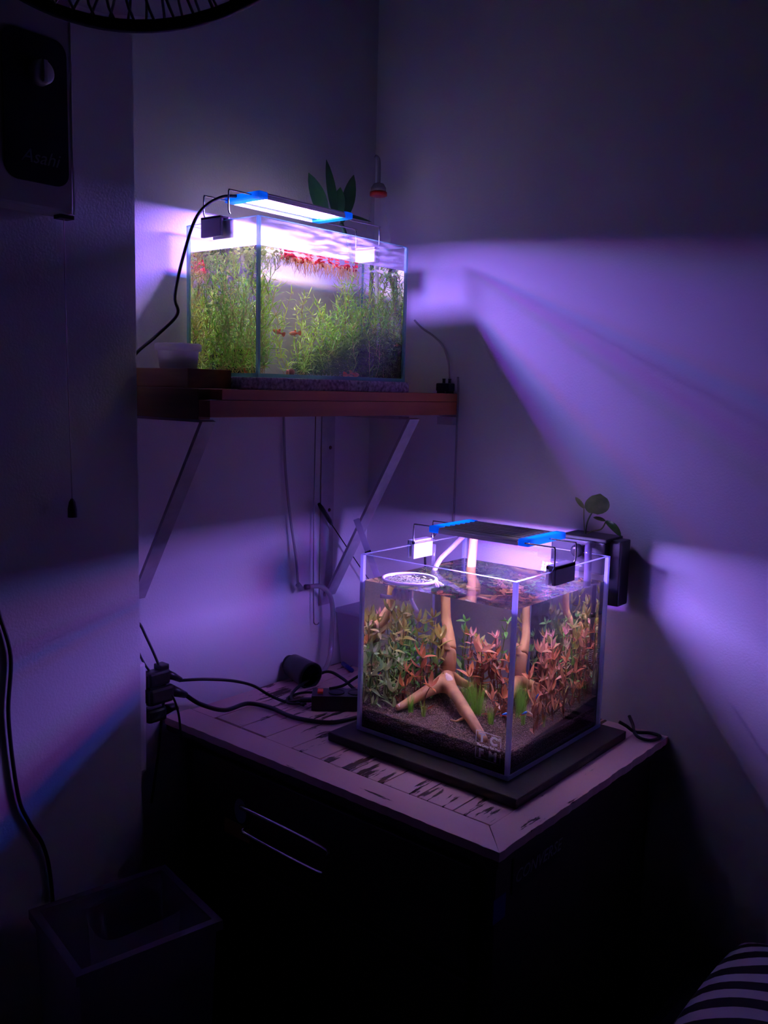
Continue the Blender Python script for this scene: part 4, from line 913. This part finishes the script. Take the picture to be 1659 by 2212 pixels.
cable('power_cable', 'black cable hanging down the wall into the dark gap by the socket', [(.028, -.625, .95), (.030, -.612, .937), (.034, -.603, .915), (.044, -.590, .875), (.055, -.580, .83), (.052, -.585, .78), (.045, -.590, .70), (.04, -.60, .62)], .0024)
cable('power_cable', 'second black cable hanging beside the plugs into the dark gap', [(.022, -.625, .945), (.028, -.618, .90), (.040, -.604, .86), (.058, -.575, .82), (.066, -.562, .78), (.068, -.558, .73)], .0020)

# ------------------------------------------------------------------ pillar: wall fan, cord, cable
wf_ = thing('wall_fan', 'wall mounted fan with black control panel and pull cord', 'fan', (.12, -.84, 1.56))
obj('base_housing', MB().box((.0955, -.900, 1.562), (.140, -.786, 1.84), .004), pbr('fan_white', (.45, .43, .46), .4), wf_)
def rrect(y0, y1, z0, z1, r, x0, x1):
    poly = []
    for cy_, cz_, a0 in ((y1-r, z1-r, 0), (y0+r, z1-r, 90), (y0+r, z0+r, 180), (y1-r, z0+r, 270)):
        for k in range(7):
            a = math.radians(a0+15*k); poly.append((cy_+r*math.cos(a), cz_+r*math.sin(a)))
    n = len(poly); return [(x0, a, b) for a, b in poly]+[(x1, a, b) for a, b in poly], [tuple(reversed(range(n))), tuple(range(n, 2*n))]+[(i, (i+1) % n, n+(i+1) % n, n+i) for i in range(n)]
fp = obj('control_panel', MB().add(*rrect(-.883, -.794, 1.594, 1.778, .018, .1400, .1425)), pbr('navy_panel', (.006, .006, .016), .35), wf_, label='dark navy control panel')
obj('knob', MB().lathe([(.0155, 0), (.0150, .012), (.012, .014)], Matrix.Translation((.1425, -.834, 1.730)) @ Matrix.Rotation(PI/2, 4, 'Y'), 28), pbr('knob_grey', (.5, .5, .52), .25), fp, True, label='round silver knob')
obj('knob_grip', MB().box((.1545, -.837, 1.7165), (.1605, -.831, 1.7435), .001), pbr('knob_grey2', (.5, .5, .52), .25), fp)
T = Matrix.Translation((.1428, -.862, 1.618)) @ Matrix.Rotation(PI/2, 4, 'Z') @ Matrix.Rotation(PI/2, 4, 'X')
obj('lettering', text_mesh('Asahi', .024, T, shear=.35), pbr('letter_grey', (.12, .12, .16), .5), fp)
obj('edge_highlight', MB().box((.1395, -.7872, 1.562), (.1415, -.7852, 1.84)), M_white, wf_)  # pale strip painting the highlight along the housing's front corner
obj('cord_outlet', MB().box((.112, -.800, 1.557), (.130, -.780, 1.562)), M_black, wf_)
obj('pull_cord', MB().tube(smooth_path([(.120, -.7895, 1.558), (.120, -.790, 1.45), (.119, -.7885, 1.353), (.120, -.7875, 1.25), (.120, -.7865, 1.171)], 6), .0008, 6), M_hose, wf_, True)
obj('cord_tassel', MB().lathe([(.0066, 0), (.0064, .012), (.0045, .022), (.0015, .027)], Matrix.Translation((.120, -.7865, 1.145)), 14), pbr('tassel_dark', (.05, .04, .05), .6), wf_, True)
# cage
fc = Vector((.649, -1.042, 1.803)); fdir = Vector((.64, -.77, 0)).normalized()
fu = fdir.cross(Vector((0, 0, 1))).normalized(); fv = fu.cross(fdir)
if fv.z < 0: fv = -fv
FR = .190
def FP(r, a, d): return fc+(fu*math.cos(a)+fv*math.sin(a))*r+fdir*d
M_cage = pbr('fan_cage_black', (.02, .02, .04), .35)
mb = MB(); mb.tube([FP(FR, 2*PI*i/96, 0) for i in range(97)], .0052, 8, False); obj('cage_rim', mb, M_cage, wf_, True)
for side in (1, -1):
    wire = MB(); wire.tube([FP(FR-.002, 0, 0), FP(FR*.97, 0, side*.018), FP(FR*.86, 0.02, side*.034), FP(FR*.60, .06, side*.050), FP(FR*.24, .10, side*.058)], .0012, 5, False)
    first = None
    for k in range(76):
        a = 2*PI*k/76 + (0 if side > 0 else .02)
        if first is None:
            first = obj('cage_wire', wire, M_cage, wf_, True)
            first.rotation_mode = 'QUATERNION'
            piv = fc-wf_.location
        else:
            o = first.copy(); C.objects.link(o); o.parent = wf_
        o = first if k == 0 else o
        qr = Quaternion(fdir, a); o.rotation_mode = 'QUATERNION'; o.rotation_quaternion = qr; o.location = piv-(qr @ piv)
    obj('cage_badge', MB().lathe([(.001, 0), (.05, .002), (.052, .008)], Matrix.Translation(fc+fdir*side*.058) @ fdir.to_track_quat('Z', 'Y').to_matrix().to_4x4(), 28), M_cage, wf_, True)
for k in range(3):
    a0 = 2*PI*k/3+.4; mb = MB(); n = 6
    for i in range(n+1):
        t = i/n; r = .03+.155*t
        for s_ in range(5):
            u = s_/4; aa = a0+(u-.5)*(1.5-.5*t); mb.v.append(tuple(FP(r, aa, -.012+.024*u)))
    for i in range(n):
        for s_ in range(4): q = i*5+s_; mb.f.append((q, q+1, q+6, q+5))
    obj('fan_blade', mb, M_clear, wf_, True)
obj('motor_housing', MB().lathe([(.03, -.16), (.055, -.14), (.06, -.08), (.04, -.06)], Matrix.Translation(fc) @ fdir.to_track_quat('Z', 'Y').to_matrix().to_4x4(), 24), M_cage, wf_, True)
q_ = fc-fdir*.15
obj('mount_arm', MB().tube(smooth_path([q_, q_+Vector((-.1, .03, .03)), Vector((.20, -.845, 1.88)), Vector((.125, -.843, 1.82))], 6), .018, 12), M_cage, wf_, True)
cable('power_cable', 'black cable hanging down the pillar face under the fan', [(.1, -.897, 1.10), (.1, -.892, 1.03), (.1, -.875, .955), (.1, -.881, .867), (.1, -.871, .75), (.1, -.855, .70), (.1, -.834, .655), (.1, -.824, .60), (.1, -.82, .50), (.1, -.82, .3)], .0030)

# ------------------------------------------------------------------ plastic bin and striped cushion
bn = thing('plastic_bin', 'tall translucent plastic bin with sagging bag liner on the floor', 'bin', (.227, -.781, 0))
a_ = math.radians(-11.3); bc = Vector((.2275, -.781, 0)); ex = Vector((math.cos(a_), math.sin(a_), 0)); ey = Vector((-math.sin(a_), math.cos(a_), 0))
def BP(u, v, z): return tuple(bc+ex*u+ey*v+Vector((0, 0, z)))
M_bin = milky('bin_plastic', (.24, .21, .28), .4, alpha=.75); M_bag = milky('bag_film', (.35, .32, .38), .5, alpha=.28)
def frame(hu, hv, t_, z0, z1):
    mb = MB(); o_ = []
    for (u, v) in ((-hu, -hv), (hu, -hv), (hu, hv), (-hu, hv)):
        s1, s2 = math.copysign(t_, u), math.copysign(t_, v)
        for z in (z0, z1): o_ += [BP(u, v, z), BP(u-s1, v-s2, z)]
    mb.v = o_
    for i in range(4):
        a = i*4; b = ((i+1) % 4)*4
        mb.f += [(a, b, b+2, a+2), (a+1, a+3, b+3, b+1), (a+2, b+2, b+3, a+3), (a, a+1, b+1, b)]
    return mb
obj('rim', frame(.095, .107, .012, .560, .574), M_bin, bn)
mb = MB()
for (u0, v0, u1, v1) in ((-.088, -.1, .088, -.1), (.088, -.1, .088, .1), (.088, .1, -.088, .1), (-.088, .1, -.088, -.1)):
    mb.quad(BP(u0*.82, v0*.82, .004), BP(u1*.82, v1*.82, .004), BP(u1, v1, .560), BP(u0, v0, .560))
mb.quad(BP(-.072, -.082, .004), BP(.072, -.082, .004), BP(.072, .082, .004), BP(-.072, .082, .004))
obj('bin_wall', mb, M_bin, bn)
# bag: film stretched over the rim with a rounded opening
mb = MB(); n = 40
for i in range(n):
    a = 2*PI*i/n; c, s_ = math.cos(a), math.sin(a); k = 1/max(abs(c)/.084, abs(s_)/.096)
    ou, ovv = c*k, s_*k; iu, iv_ = -.018+.052*math.copysign(abs(c)**.7, c), .022+.064*math.copysign(abs(s_)**.7, s_)
    mid = ((ou+iu)/2, (ovv+iv_)/2)
    mb.v += [BP(ou, ovv, .571), BP(mid[0], mid[1], .560+.004*math.sin(5*a)), BP(iu, iv_, .562+.006*math.sin(2*a+1)), BP(iu*.9, iv_*.9, .45)]
for i in range(n):
    a = i*4; b = ((i+1) % n)*4
    for k in range(3): mb.f.append((a+k, b+k, b+k+1, a+k+1))
obj('bag_liner', mb, M_bag, bn, True)
ot = thing('ottoman', 'low black ottoman carrying the striped pillow', 'ottoman', (.96, -.27, 0))
obj('seat', MB().box((.80, -.48, .05), (1.20, -.03, .40), .02), M_black, ot)
for lx in (.84, 1.16):
    for ly in (-.44, -.07): obj('leg', MB().box((lx-.015, ly-.015, 0), (lx+.015, ly+.015, .05)), M_black, ot)
mb = MB(); nu, nv = 26, 26
for sgn in (1, -1):
    b0 = len(mb.v)
    for i in range(nu+1):
        for j in range(nv+1):
            u = -1+2*i/nu; v = -1+2*j/nv; e_ = (1-u**4)*(1-v**4)
            mb.v.append((1.02+.160*u*(1-.06*v*v), -.24+.20*v*(1-.06*u*u), .455+sgn*.05*max(0, e_)**.5))
    for i in range(nu):
        for j in range(nv):
            q = b0+i*(nv+1)+j; f = (q, q+nv+1, q+nv+2, q+1); mb.f.append(f if sgn > 0 else f[::-1])
obj('striped_pillow', mb, stripes('zebra_cloth', (.015, .012, .02), (.60, .55, .66), 9.0, .50, 3.0, 'DIAGONAL', (0, 0, 2.0)), None, True, label='black and white striped pillow lying on the black ottoman', cat='pillow')
